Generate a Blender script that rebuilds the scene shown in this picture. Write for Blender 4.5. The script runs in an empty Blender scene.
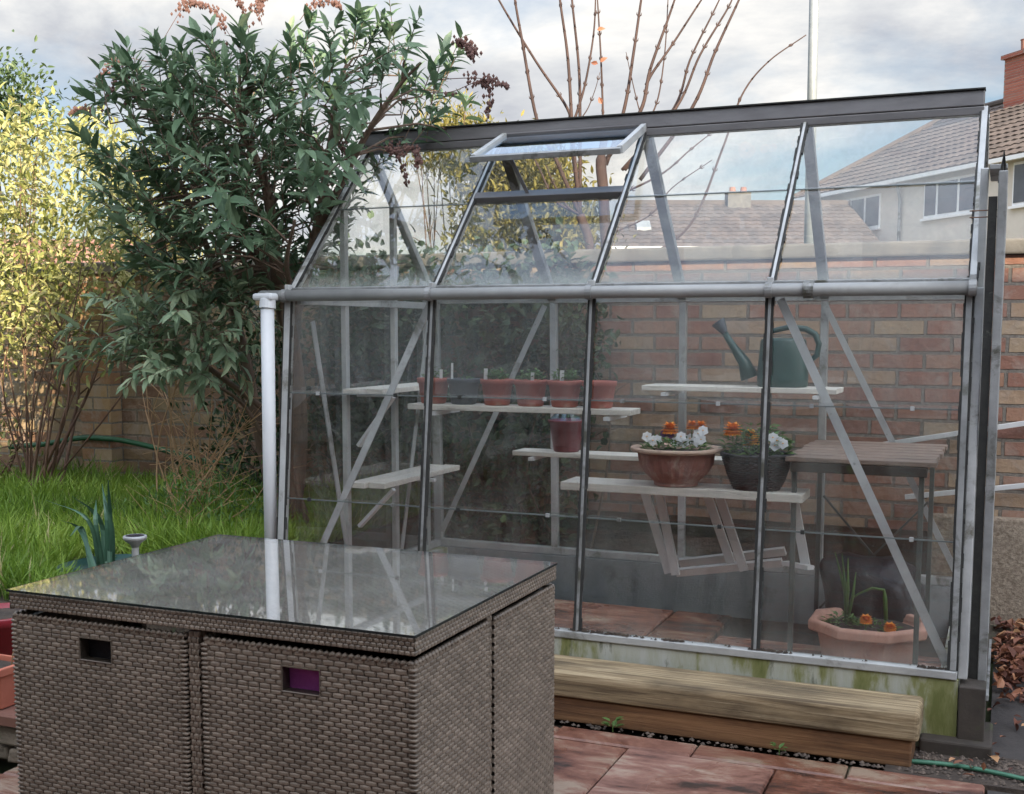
import bpy, bmesh, math, random
import numpy as np
from mathutils import Vector, Matrix
random.seed(7); RNG = np.random.default_rng(11)
R = math.radians
SC = bpy.context.scene
COL = SC.collection
OFF = {}          # world offset of every object that parents others

# ------------------------------------------------------------------ camera
CAM = np.array([2.587, -3.9414, 1.30]); FOC = 1177.28
YAW, PITCH, ROLL = 0.3972, -0.1022, 0.0013
def cam_rows():
    cy, sy = math.cos(YAW), math.sin(YAW)
    f = np.array([-sy*math.cos(PITCH), cy*math.cos(PITCH), math.sin(PITCH)])
    r = np.array([cy, sy, 0.]); u = np.cross(r, f)
    return (math.cos(ROLL)*r + math.sin(ROLL)*u, -math.sin(ROLL)*r + math.cos(ROLL)*u, f)
RT, UP, FW = cam_rows()
cam_d = bpy.data.cameras.new('camera'); cam = bpy.data.objects.new('camera', cam_d); COL.objects.link(cam)
m = Matrix(((RT[0], UP[0], -FW[0], CAM[0]), (RT[1], UP[1], -FW[1], CAM[1]), (RT[2], UP[2], -FW[2], CAM[2]), (0, 0, 0, 1)))
cam.matrix_world = m
cam_d.sensor_fit = 'HORIZONTAL'; cam_d.sensor_width = 36.0
cam_d.lens = FOC/1024*36.0; cam_d.shift_y = 53/1024.
cam_d.clip_start = 0.05; cam_d.clip_end = 3000
SC.camera = cam

def G(side, fwd, z=0.0):
    """a ground point given as metres to the right of / ahead of the house's back door (where one stands to look)"""
    r = np.array([math.cos(YAW), math.sin(YAW)]); f = np.array([-math.sin(YAW), math.cos(YAW)])
    p = CAM[:2] + r*side + f*fwd
    return Vector((p[0], p[1], z))

# ------------------------------------------------------------------ materials
def new_mat(name):
    mt = bpy.data.materials.new(name); mt.use_nodes = True
    nt = mt.node_tree; nt.nodes.clear()
    return mt, nt, nt.nodes, nt.links
def nd(nt, t, **kw):
    n = nt.nodes.new(t)
    for k, v in kw.items():
        if k.startswith('i_'):
            n.inputs[k[2:].replace('_', ' ')].default_value = v
        else: setattr(n, k, v)
    return n
def rgb(c): return (c[0], c[1], c[2], 1.0)
def ramp(nt, stops):
    n = nt.nodes.new('ShaderNodeValToRGB'); cr = n.color_ramp
    while len(cr.elements) > 1: cr.elements.remove(cr.elements[-1])
    cr.elements[0].position = stops[0][0]; cr.elements[0].color = rgb(stops[0][1]) if len(stops[0][1]) == 3 else stops[0][1]
    for p_, c_ in stops[1:]:
        e = cr.elements.new(p_); e.color = rgb(c_)
    return n
def g3(v): return (v, v, v)
def coords(nt, scale=(1, 1, 1), rot=(0, 0, 0)):
    tc = nt.nodes.new('ShaderNodeTexCoord'); mp = nt.nodes.new('ShaderNodeMapping')
    mp.inputs['Scale'].default_value = scale; mp.inputs['Rotation'].default_value = rot
    nt.links.new(tc.outputs['Object'], mp.inputs['Vector']); return mp.outputs['Vector']
def noise(nt, vec, scale, detail=6, rough=0.6, dist=0.0):
    n = nd(nt, 'ShaderNodeTexNoise'); n.inputs['Scale'].default_value = scale; n.inputs['Detail'].default_value = detail
    n.inputs['Roughness'].default_value = rough; n.inputs['Distortion'].default_value = dist
    nt.links.new(vec, n.inputs['Vector']); return n.outputs['Fac']
def mixc(nt, fac, a, b, mode='MIX'):
    n = nt.nodes.new('ShaderNodeMix'); n.data_type = 'RGBA'; n.blend_type = mode
    for sock, val in ((n.inputs[0], fac), (n.inputs[6], a), (n.inputs[7], b)):
        if isinstance(val, (int, float)): sock.default_value = val
        elif isinstance(val, tuple): sock.default_value = rgb(val)
        else: nt.links.new(val, sock)
    return n.outputs[2]
def mth(nt, op, a, b=0.0, clamp=False):
    n = nt.nodes.new('ShaderNodeMath'); n.operation = op; n.use_clamp = clamp
    for s, v in ((n.inputs[0], a), (n.inputs[1], b)):
        if isinstance(v, (int, float)): s.default_value = v
        else: nt.links.new(v, s)
    return n.outputs[0]
def finish(nt, color, rough=0.7, metal=0.0, bump=None, bstr=0.3, bdist=0.01, transl=0.0, spec=0.5):
    b = nt.nodes.new('ShaderNodeBsdfPrincipled'); o = nt.nodes.new('ShaderNodeOutputMaterial')
    for s, v in ((b.inputs['Base Color'], color), (b.inputs['Roughness'], rough), (b.inputs['Metallic'], metal)):
        if isinstance(v, (int, float)): s.default_value = v
        elif isinstance(v, tuple): s.default_value = rgb(v)
        else: nt.links.new(v, s)
    b.inputs['Specular IOR Level'].default_value = spec
    if bump is not None:
        bp = nt.nodes.new('ShaderNodeBump'); bp.inputs['Strength'].default_value = bstr; bp.inputs['Distance'].default_value = bdist
        nt.links.new(bump, bp.inputs['Height']); nt.links.new(bp.outputs[0], b.inputs['Normal'])
    if transl > 0:
        t = nt.nodes.new('ShaderNodeBsdfTranslucent'); mx = nt.nodes.new('ShaderNodeMixShader'); mx.inputs[0].default_value = transl
        if isinstance(color, tuple): t.inputs['Color'].default_value = rgb(color)
        else: nt.links.new(color, t.inputs['Color'])
        nt.links.new(b.outputs[0], mx.inputs[1]); nt.links.new(t.outputs[0], mx.inputs[2]); nt.links.new(mx.outputs[0], o.inputs[0])
    else: nt.links.new(b.outputs[0], o.inputs[0])
M = {}
def pm(name, c1, c2, scale=8, rough=0.7, metal=0.0, bstr=0.2, bdist=0.004, sc=(1, 1, 1), c3=None, t3=0.62, tint=0.0, spec=0.5, fine=60):
    """two colours broken up by noise, a third in patches, tint = per-face variation"""
    mt, nt, N, L = new_mat(name)
    v = coords(nt, sc)
    f = noise(nt, v, scale, 8, 0.65)
    r = ramp(nt, [(0.32, c1), (0.68, c2)]); L.new(f, r.inputs[0]); col = r.outputs[0]
    if c3:
        f2 = noise(nt, v, scale*0.6, 8, 0.7, 0.4); r2 = ramp(nt, [(t3-0.05, g3(0)), (t3+0.06, g3(1))]); L.new(f2, r2.inputs[0])
        col = mixc(nt, r2.outputs[0], col, c3)
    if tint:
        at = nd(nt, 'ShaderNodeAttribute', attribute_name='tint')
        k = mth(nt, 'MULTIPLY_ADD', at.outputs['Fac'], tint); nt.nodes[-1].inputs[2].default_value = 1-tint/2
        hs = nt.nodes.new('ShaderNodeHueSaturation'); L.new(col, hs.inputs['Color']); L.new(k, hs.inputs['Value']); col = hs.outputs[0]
    fb = noise(nt, v, fine, 6, 0.7)
    finish(nt, col, rough, metal, fb, bstr, bdist, spec=spec); M[name] = mt; return mt
def leafmat(name, stops, rough=0.5, transl=0.25, spec=0.4):
    mt, nt, N, L = new_mat(name)
    at = nd(nt, 'ShaderNodeAttribute', attribute_name='tint')
    r = ramp(nt, stops); L.new(at.outputs['Fac'], r.inputs[0])
    v = coords(nt); f = noise(nt, v, 45, 3); c = mixc(nt, 0.25, r.outputs[0], f, 'SOFT_LIGHT')
    finish(nt, c, rough, 0, transl=transl, spec=spec); M[name] = mt; return mt

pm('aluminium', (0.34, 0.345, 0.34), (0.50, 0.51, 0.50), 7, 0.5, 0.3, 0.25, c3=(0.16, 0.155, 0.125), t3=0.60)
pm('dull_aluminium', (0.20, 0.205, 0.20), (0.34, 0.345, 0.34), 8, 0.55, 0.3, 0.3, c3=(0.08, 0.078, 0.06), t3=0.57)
pm('ridge_metal', (0.095, 0.09, 0.09), (0.15, 0.145, 0.145), 4, 0.5, 0.3, 0.1, sc=(1, 4, 4), c3=(0.05, 0.045, 0.04), t3=0.66)
pm('seal', (0.012, 0.012, 0.011), (0.03, 0.03, 0.026), 30, 0.8, 0, 0.6, c3=(0.10, 0.10, 0.085), t3=0.66)
pm('plastic_pipe', (0.54, 0.56, 0.57), (0.62, 0.64, 0.65), 3, 0.45, 0, 0.05, c3=(0.42, 0.43, 0.41), t3=0.68)
pm('gutter_pipe', (0.22, 0.222, 0.215), (0.33, 0.333, 0.325), 4, 0.5, 0.1, 0.08, c3=(0.17, 0.17, 0.15), t3=0.66)
pm('shelf_wood', (0.50, 0.465, 0.40), (0.68, 0.64, 0.57), 9, 0.8, 0, 0.4, sc=(1, 9, 9), c3=(0.33, 0.31, 0.27), t3=0.62)
pm('table_slat_wood', (0.16, 0.108, 0.08), (0.29, 0.215, 0.17), 8, 0.8, 0, 0.4, sc=(1, 10, 10), c3=(0.13, 0.10, 0.08), t3=0.6)
pm('dark_leg', (0.05, 0.06, 0.055), (0.10, 0.11, 0.095), 12, 0.6)
pm('white_frame', (0.55, 0.55, 0.54), (0.66, 0.66, 0.65), 6, 0.5, 0.1, 0.1)
pm('terracotta', (0.42, 0.125, 0.075), (0.53, 0.18, 0.11), 10, 0.75, 0, 0.15, c3=(0.50, 0.28, 0.21), t3=0.62)
pm('red_pot', (0.34, 0.095, 0.07), (0.42, 0.135, 0.10), 14, 0.75, 0, 0.2, c3=(0.42, 0.24, 0.19), t3=0.58)
pm('weathered_bowl', (0.24, 0.105, 0.085), (0.34, 0.17, 0.14), 16, 0.8, 0, 0.4, c3=(0.42, 0.30, 0.25), t3=0.6)
pm('bowl_rim', (0.40, 0.26, 0.19), (0.50, 0.36, 0.27), 20, 0.8, 0, 0.3)
pm('planter_clay', (0.48, 0.255, 0.185), (0.58, 0.335, 0.25), 14, 0.8, 0, 0.2, c3=(0.36, 0.17, 0.12), t3=0.62)
pm('maroon_plastic', (0.14, 0.018, 0.025), (0.20, 0.03, 0.04), 8, 0.4)
pm('grey_plastic', (0.045, 0.056, 0.072), (0.075, 0.088, 0.105), 8, 0.5)
pm('red_glaze', (0.20, 0.018, 0.028), (0.28, 0.03, 0.04), 5, 0.22)
pm('green_plastic', (0.012, 0.045, 0.038), (0.02, 0.065, 0.055), 5, 0.38, c3=(0.05, 0.09, 0.08), t3=0.68)
pm('dark_wicker', (0.010, 0.009, 0.011), (0.030, 0.028, 0.030), 40, 0.6, 0, 0.3, sc=(1, 1, 4))
pm('soil', (0.03, 0.022, 0.017), (0.075, 0.055, 0.04), 25, 0.95, 0, 0.8, 0.01)
pm('black_bag', (0.008, 0.008, 0.009), (0.016, 0.016, 0.018), 6, 0.5, 0, 0.5, 0.03, fine=11)
pm('rattan', (0.145, 0.115, 0.087), (0.210, 0.167, 0.128), 3, 0.38, 0, 0.1, tint=0.42, c3=(0.27, 0.225, 0.18), t3=0.62, spec=0.5)
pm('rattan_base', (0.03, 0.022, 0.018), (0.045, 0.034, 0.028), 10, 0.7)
pm('purple_cloth', (0.36, 0.07, 0.31), (0.44, 0.10, 0.38), 60, 0.9, 0, 0.3, fine=400)
pm('dark_cloth', (0.012, 0.012, 0.014), (0.02, 0.02, 0.023), 60, 0.9)
pm('bark', (0.10, 0.065, 0.045), (0.20, 0.14, 0.10), 14, 0.9, 0, 0.8, 0.01, sc=(1, 1, 0.3))
pm('red_bark', (0.10, 0.055, 0.038), (0.19, 0.11, 0.072), 14, 0.8, 0, 0.4, sc=(1, 1, 0.3))
pm('dry_stem', (0.36, 0.21, 0.11), (0.50, 0.33, 0.18), 18, 0.8)
pm('grey_bark', (0.028, 0.015, 0.013), (0.062, 0.036, 0.030), 16, 0.85, 0, 0.5, sc=(1, 1, 0.3))
pm('seed', (0.07, 0.035, 0.03), (0.14, 0.075, 0.06), 60, 0.9)
pm('hose_green', (0.012, 0.075, 0.03), (0.02, 0.10, 0.045), 8, 0.5)
pm('pale_hose', (0.03, 0.12, 0.07), (0.06, 0.18, 0.11), 8, 0.5)
pm('white_plastic', (0.72, 0.72, 0.70), (0.80, 0.80, 0.79), 20, 0.5)
pm('steel', (0.50, 0.50, 0.50), (0.62, 0.61, 0.60), 6, 0.3, 0.8)
pm('solar_cell', (0.02, 0.02, 0.035), (0.04, 0.04, 0.06), 20, 0.2)
pm('galvanised', (0.22, 0.245, 0.26), (0.30, 0.325, 0.34), 6, 0.5, 0.3)
pm('render_cream', (0.55, 0.50, 0.43), (0.62, 0.57, 0.50), 2, 0.9, 0, 0.3)
pm('render_grey', (0.76, 0.77, 0.77), (0.82, 0.82, 0.82), 1.5, 0.9, 0, 0.3)
pm('white_paint', (0.74, 0.74, 0.73), (0.80, 0.80, 0.80), 3, 0.5)
pm('dark_pane', (0.05, 0.06, 0.075), (0.09, 0.10, 0.12), 1.0, 0.08)
pm('pebbledash', (0.17, 0.13, 0.095), (0.40, 0.33, 0.25), 70, 0.95, 0, 1.0, 0.01, c3=(0.20, 0.16, 0.12), t3=0.6)
pm('grey_block', (0.20, 0.21, 0.21), (0.28, 0.29, 0.29), 6, 0.9, 0, 0.3, c3=(0.12, 0.125, 0.12), t3=0.62)
pm('coping', (0.085, 0.082, 0.076), (0.16, 0.153, 0.14), 9, 0.95, 0, 0.5, c3=(0.12, 0.115, 0.10), t3=0.6)
pm('path', (0.030, 0.026, 0.024), (0.060, 0.052, 0.047), 6, 0.85, 0, 0.6, 0.006, c3=(0.03, 0.027, 0.025), t3=0.6)
pm('earth', (0.035, 0.026, 0.018), (0.07, 0.055, 0.036), 12, 0.95, 0, 0.8, 0.01, c3=(0.03, 0.05, 0.016), t3=0.6)
pm('ground_far', (0.035, 0.05, 0.02), (0.06, 0.075, 0.03), 0.4, 0.95)
pm('stone', (0.14, 0.115, 0.085), (0.27, 0.22, 0.165), 9, 0.9, 0, 0.8, 0.012, tint=0.5, c3=(0.10, 0.12, 0.06), t3=0.62, fine=25)
pm('gravel', (0.05, 0.038, 0.030), (0.14, 0.108, 0.085), 30, 0.9, 0, 0.4, tint=0.8)
pm('slab_red', (0.17, 0.078, 0.055), (0.25, 0.12, 0.085), 4, 0.8)
pm('orange_roof', (0.20, 0.095, 0.07), (0.28, 0.15, 0.11), 3, 0.85)
pm('lichen', (0.20, 0.21, 0.14), (0.3, 0.3, 0.2), 30, 0.9)
pm('damp_timber', (0.028, 0.022, 0.017), (0.055, 0.044, 0.034), 10, 0.8, 0, 0.5, c3=(0.05, 0.065, 0.02), t3=0.6)

leafmat('buddleia_leaf', [(0, (0.036, 0.075, 0.036)), (0.45, (0.095, 0.162, 0.085)), (0.8, (0.18, 0.26, 0.155)), (1, (0.28, 0.345, 0.21))], 0.55, 0.25)
leafmat('variegated_leaf', [(0, (0.07, 0.095, 0.025)), (0.35, (0.20, 0.225, 0.06)), (0.75, (0.40, 0.39, 0.15)), (1, (0.58, 0.54, 0.28))], 0.5, 0.3)
leafmat('evergreen_leaf', [(0, (0.015, 0.035, 0.012)), (0.6, (0.04, 0.075, 0.025)), (1, (0.08, 0.12, 0.04))], 0.45, 0.15)
leafmat('gold_leaf', [(0, (0.06, 0.06, 0.012)), (0.6, (0.17, 0.15, 0.03)), (1, (0.28, 0.23, 0.06))], 0.6, 0.2)
leafmat('ivy_leaf', [(0, (0.020, 0.042, 0.018)), (0.6, (0.055, 0.092, 0.038)), (1, (0.10, 0.15, 0.06))], 0.5, 0.15)
leafmat('grass_blade', [(0, (0.040, 0.095, 0.012)), (0.55, (0.165, 0.275, 0.030)), (0.95, (0.31, 0.41, 0.07)), (1, (0.42, 0.38, 0.18))], 0.5, 0.35)
leafmat('strap_leaf', [(0, (0.03, 0.09, 0.055)), (1, (0.08, 0.16, 0.10))], 0.4, 0.15)
leafmat('seedling_leaf', [(0, (0.06, 0.13, 0.03)), (1, (0.16, 0.27, 0.08))], 0.5, 0.3)
leafmat('bedding_leaf', [(0, (0.03, 0.085, 0.015)), (0.6, (0.085, 0.18, 0.04)), (1, (0.17, 0.28, 0.07))], 0.5, 0.25)
leafmat('orange_petal', [(0, (0.70, 0.17, 0.012)), (1, (0.88, 0.33, 0.03))], 0.6, 0.2)
leafmat('amber_petal', [(0, (0.80, 0.32, 0.015)), (1, (0.92, 0.50, 0.04))], 0.6, 0.2)
leafmat('white_petal', [(0, (0.70, 0.71, 0.72)), (1, (0.85, 0.85, 0.85))], 0.6, 0.25)
leafmat('violet_petal', [(0, (0.07, 0.02, 0.12)), (1, (0.14, 0.05, 0.2))], 0.6, 0.2)
leafmat('dead_leaf', [(0, (0.07, 0.028, 0.02)), (0.5, (0.17, 0.065, 0.04)), (0.9, (0.30, 0.13, 0.07)), (1, (0.46, 0.26, 0.13))], 0.6, 0.1)

def brick_mat(name, stops, mortar, bw=0.225, bh=0.075, stain=None, bstr=0.8, msize=0.006):
    mt, nt, N, L = new_mat(name)
    tc = nt.nodes.new('ShaderNodeTexCoord'); sp = nt.nodes.new('ShaderNodeSeparateXYZ'); cb = nt.nodes.new('ShaderNodeCombineXYZ')
    L.new(tc.outputs['Object'], sp.inputs[0])
    L.new(mth(nt, 'ADD', sp.outputs['X'], sp.outputs['Y']), cb.inputs['X']); L.new(sp.outputs['Z'], cb.inputs['Y'])
    wv = noise(nt, cb.outputs[0], 14, 3)
    ad = nt.nodes.new('ShaderNodeVectorMath'); ad.operation = 'MULTIPLY_ADD'
    L.new(wv, ad.inputs[0]); ad.inputs[1].default_value = (0.006, 0.006, 0); L.new(cb.outputs[0], ad.inputs[2])
    br = nt.nodes.new('ShaderNodeTexBrick'); L.new(ad.outputs[0], br.inputs['Vector'])
    br.inputs['Color1'].default_value = (0, 0, 0, 1); br.inputs['Color2'].default_value = (1, 1, 1, 1); br.inputs['Mortar'].default_value = (0.5, 0.5, 0.5, 1)
    br.inputs['Scale'].default_value = 1.0; br.inputs['Mortar Size'].default_value = msize; br.inputs['Mortar Smooth'].default_value = 0.3
    br.inputs['Brick Width'].default_value = bw; br.inputs['Row Height'].default_value = bh
    r = ramp(nt, stops); r.color_ramp.interpolation = 'CONSTANT' if len(stops) > 3 else 'LINEAR'; L.new(br.outputs['Color'], r.inputs[0])
    n1 = noise(nt, cb.outputs[0], 26, 8, 0.7); c = mixc(nt, 0.55, r.outputs[0], n1, 'SOFT_LIGHT')
    n2 = noise(nt, cb.outputs[0], 5, 8, 0.75, 0.6); rr = ramp(nt, [(0.50, g3(0)), (0.66, g3(1))]); L.new(n2, rr.inputs[0])
    c = mixc(nt, mth(nt, 'MULTIPLY', rr.outputs[0], 0.65), c, stain or (0.36, 0.30, 0.25))
    n3 = noise(nt, cb.outputs[0], 60, 4); rm = ramp(nt, [(0.35, tuple(x*0.6 for x in mortar)), (0.65, mortar)]); L.new(n3, rm.inputs[0])
    c = mixc(nt, br.outputs['Fac'], c, rm.outputs[0])
    h = mth(nt, 'ADD', mth(nt, 'MULTIPLY', br.outputs['Fac'], -1.0), mth(nt, 'MULTIPLY', n1, 0.8))
    finish(nt, c, 0.9, 0, h, bstr, 0.008); M[name] = mt
brick_mat('brick_rustic', [(0, (0.27, 0.135, 0.095)), (0.16, (0.33, 0.185, 0.12)), (0.30, (0.24, 0.12, 0.088)), (0.42, (0.35, 0.24, 0.155)), (0.55, (0.29, 0.15, 0.105)), (0.72, (0.36, 0.265, 0.175)), (0.84, (0.31, 0.18, 0.125))], (0.235, 0.205, 0.17), bstr=1.2, msize=0.0085)
brick_mat('brick_tan', [(0, (0.20, 0.120, 0.072)), (0.2, (0.26, 0.178, 0.10)), (0.38, (0.17, 0.10, 0.062)), (0.52, (0.27, 0.195, 0.11)), (0.66, (0.22, 0.125, 0.075)), (0.80, (0.24, 0.178, 0.105))], (0.25, 0.21, 0.16), bstr=1.0, msize=0.0075)
brick_mat('brick_buff', [(0, (0.30, 0.17, 0.09)), (0.3, (0.36, 0.24, 0.13)), (0.5, (0.26, 0.14, 0.08)), (0.75, (0.34, 0.25, 0.15))], (0.25, 0.22, 0.18))
brick_mat('brick_red', [(0, (0.24, 0.065, 0.045)), (0.5, (0.32, 0.10, 0.065)), (1, (0.36, 0.13, 0.085))], (0.30, 0.25, 0.21), stain=(0.28, 0.15, 0.11))
brick_mat('roof_tile_brown', [(0, (0.13, 0.085, 0.06)), (0.5, (0.19, 0.125, 0.085)), (1, (0.24, 0.17, 0.12))], (0.03, 0.022, 0.018), 0.33, 0.24, (0.22, 0.19, 0.14), 1.0, 0.02)
brick_mat('roof_tile_dark', [(0, (0.085, 0.07, 0.062)), (0.5, (0.12, 0.10, 0.085)), (1, (0.155, 0.13, 0.11))], (0.02, 0.018, 0.016), 0.3, 0.2, (0.14, 0.13, 0.10), 1.0, 0.02)

def glass_mat(name, dirt_sheen0, dirt_sheen1, tintc=(0.962, 0.968, 0.964), algae=(0.42, 0.45, 0.41), refl=1.0, rough=0.01, wobble=0.05, low=None):
    mt, nt, N, L = new_mat(name)
    v = coords(nt)
    tr = nt.nodes.new('ShaderNodeBsdfTransparent'); tr.inputs[0].default_value = rgb(tintc)
    gl = nt.nodes.new('ShaderNodeBsdfGlossy'); gl.inputs['Roughness'].default_value = rough; gl.inputs['Color'].default_value = (refl, refl, refl, 1)
    fr = nt.nodes.new('ShaderNodeFresnel'); fr.inputs['IOR'].default_value = 1.5
    wob = noise(nt, v, 2.2, 2); bp = nt.nodes.new('ShaderNodeBump'); bp.inputs['Strength'].default_value = wobble; bp.inputs['Distance'].default_value = 0.05
    L.new(wob, bp.inputs['Height']); L.new(bp.outputs[0], gl.inputs['Normal'])
    m1 = nt.nodes.new('ShaderNodeMixShader'); ge_ = nt.nodes.new('ShaderNodeNewGeometry'); L.new(mth(nt, 'MULTIPLY', mth(nt, 'MULTIPLY', fr.outputs[0], 1.9), mth(nt, 'SUBTRACT', 1.0, ge_.outputs['Backfacing']), True), m1.inputs[0]); L.new(tr.outputs[0], m1.inputs[1]); L.new(gl.outputs[0], m1.inputs[2])
    df = nt.nodes.new('ShaderNodeBsdfDiffuse'); df.inputs['Color'].default_value = rgb(algae)
    tl = nt.nodes.new('ShaderNodeBsdfTranslucent'); tl.inputs['Color'].default_value = rgb(algae)
    md = nt.nodes.new('ShaderNodeMixShader'); md.inputs[0].default_value = 0.35; L.new(df.outputs[0], md.inputs[1]); L.new(tl.outputs[0], md.inputs[2])
    mp = nt.nodes.new('ShaderNodeMapping'); mp.inputs['Scale'].default_value = (7, 7, 1.2); L.new(v, mp.inputs[0])
    a = noise(nt, mp.outputs[0], 1.6, 8, 0.7, 0.3); b = noise(nt, v, 2.4, 5, 0.6); c = noise(nt, v, 90, 3)
    f = mth(nt, 'ADD', mth(nt, 'MULTIPLY', a, 0.55), mth(nt, 'MULTIPLY', b, 0.55))
    rr = ramp(nt, [(0.50, g3(dirt_sheen0)), (0.72, g3(dirt_sheen1))]); L.new(f, rr.inputs[0])
    sp = ramp(nt, [(0.69, g3(0)), (0.73, g3(0.22))]); L.new(c, sp.inputs[0])
    ff = mth(nt, 'ADD', rr.outputs[0], sp.outputs[0], True)
    if low:      # algae and silt that have settled along the bottom edge of the panes
        sx = nt.nodes.new('ShaderNodeSeparateXYZ'); L.new(v, sx.inputs[0]); mr = nt.nodes.new('ShaderNodeMapRange'); mr.interpolation_type = 'SMOOTHSTEP'
        mr.inputs['From Min'].default_value = low[0]; mr.inputs['From Max'].default_value = low[1]; mr.inputs['To Min'].default_value = low[2]; mr.inputs['To Max'].default_value = 0.0; L.new(sx.outputs['Z'], mr.inputs['Value'])
        ff = mth(nt, 'ADD', ff, mth(nt, 'MULTIPLY', mr.outputs[0], mth(nt, 'ADD', a, mth(nt, 'MULTIPLY', b, 0.6))), True)
    m2 = nt.nodes.new('ShaderNodeMixShader'); L.new(ff, m2.inputs[0]); L.new(m1.outputs[0], m2.inputs[1]); L.new(md.outputs[0], m2.inputs[2])
    o = nt.nodes.new('ShaderNodeOutputMaterial'); L.new(m2.outputs[0], o.inputs[0]); M[name] = mt
glass_mat('greenhouse_glass', 0.0, 0.10, low=(0.235, 0.36, 0.15))
glass_mat('roof_glass', 0.010, 0.14, low=(1.44, 1.535, 0.42))
glass_mat('clean_glass', 0.002, 0.02, (0.70, 0.85, 0.97))  # blue tint painted in for the sky mirrored in the vent pane
glass_mat('table_glass', 0.07, 0.20, (0.94, 0.95, 0.94), (0.56, 0.55, 0.52), 1.0, 0.03, 0.0)  # pale film: dust plus reflected sky painted into the glass
pm('glass_edge', (0.10, 0.12, 0.115), (0.16, 0.18, 0.175), 20, 0.3)
pm('table_edge', (0.01, 0.014, 0.014), (0.02, 0.026, 0.026), 20, 0.2)

# special: mossy white-washed plinth, patio stone, sleepers
def plinth_mat():
    mt, nt, N, L = new_mat('plinth')
    v = coords(nt, (5, 5, 1.2)); a = noise(nt, v, 1.5, 7, 0.65, 0.3); r = ramp(nt, [(0.32, (0.12, 0.13, 0.035)), (0.41, (0.20, 0.205, 0.08)), (0.48, (0.34, 0.345, 0.27)), (0.72, (0.46, 0.47, 0.45))]); L.new(a, r.inputs[0])
    v2 = coords(nt, (3, 3, 0.8)); b = noise(nt, v2, 3, 8, 0.7); rb = ramp(nt, [(0.58, g3(0)), (0.66, g3(0.8))]); L.new(b, rb.inputs[0])
    c = mixc(nt, rb.outputs[0], r.outputs[0], (0.05, 0.055, 0.025))
    finish(nt, c, 0.85, 0, noise(nt, v, 30), 0.3, 0.005); M['plinth'] = mt
plinth_mat()
def patio_mat(name, dark):
    mt, nt, N, L = new_mat(name)
    v = coords(nt, (1.0, 2.4, 1), (0, 0, 0.35)); a = noise(nt, v, 2.6, 9, 0.68, 0.5)
    r = ramp(nt, [(0.38, tuple(x*dark for x in (0.040, 0.024, 0.018))), (0.46, tuple(x*dark for x in (0.150, 0.056, 0.034))), (0.54, tuple(x*dark for x in (0.245, 0.105, 0.066))), (0.63, tuple(x*dark for x in (0.35, 0.25, 0.175)))]); L.new(a, r.inputs[0])
    at = nd(nt, 'ShaderNodeAttribute', attribute_name='tint')
    hs = nt.nodes.new('ShaderNodeHueSaturation'); L.new(r.outputs[0], hs.inputs['Color'])
    k = mth(nt, 'MULTIPLY', at.outputs['Fac'], 0.7); L.new(mth(nt, 'ADD', k, 0.65), hs.inputs['Value'])
    ks = mth(nt, 'MULTIPLY', at.outputs['Fac'], -0.3); L.new(mth(nt, 'ADD', ks, 1.12), hs.inputs['Saturation'])
    v2 = coords(nt); sp = noise(nt, v2, 38, 6, 0.8); rs = ramp(nt, [(0.30, g3(0)), (0.36, g3(1))]); L.new(sp, rs.inputs[0])
    c = mixc(nt, rs.outputs[0], (0.05, 0.032, 0.026), hs.outputs[0])
    w = noise(nt, v2, 1.7, 4); rw = ramp(nt, [(0.44, g3(0.16)), (0.60, g3(0.7))]); L.new(w, rw.inputs[0])
    finish(nt, c, rw.outputs[0], 0, mth(nt, 'ADD', a, mth(nt, 'MULTIPLY', sp, 0.4)), 0.5, 0.012); M[name] = mt
patio_mat('patio_stone', 0.78); patio_mat('inner_flags', 1.75)
def timber_mat(name, c1, c2, c3, ks):
    mt, nt, N, L = new_mat(name)
    v = coords(nt, (0.45, 16, 16)); w = noise(nt, v, 4.0, 10, 0.7, 0.5); r = ramp(nt, [(0.38, c1), (0.5, c2), (0.62, c3)]); L.new(w, r.inputs[0])
    v2 = coords(nt, (1, 2, 2.0)); kn = nt.nodes.new('ShaderNodeTexVoronoi'); kn.inputs['Scale'].default_value = 4.0; L.new(v2, kn.inputs['Vector'])
    rk = ramp(nt, [(0.04, g3(1)), (0.10, g3(0))]); L.new(kn.outputs['Distance'], rk.inputs[0])
    c = mixc(nt, mth(nt, 'MULTIPLY', rk.outputs[0], ks), r.outputs[0], tuple(x*0.35 for x in c1))
    v3 = coords(nt, (1.2, 3, 3)); dm = noise(nt, v3, 2, 5); rd = ramp(nt, [(0.46, g3(0)), (0.62, g3(0.7))]); L.new(dm, rd.inputs[0])
    c = mixc(nt, rd.outputs[0], c, tuple(x*0.55 for x in c1))
    finish(nt, c, 0.75, 0, w, 0.6, 0.008); M[name] = mt
timber_mat('new_sleeper', (0.105, 0.072, 0.038), (0.24, 0.175, 0.095), (0.39, 0.305, 0.185), 0.9)
timber_mat('brown_sleeper', (0.10, 0.045, 0.018), (0.17, 0.082, 0.033), (0.235, 0.12, 0.052), 0.9)

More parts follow.
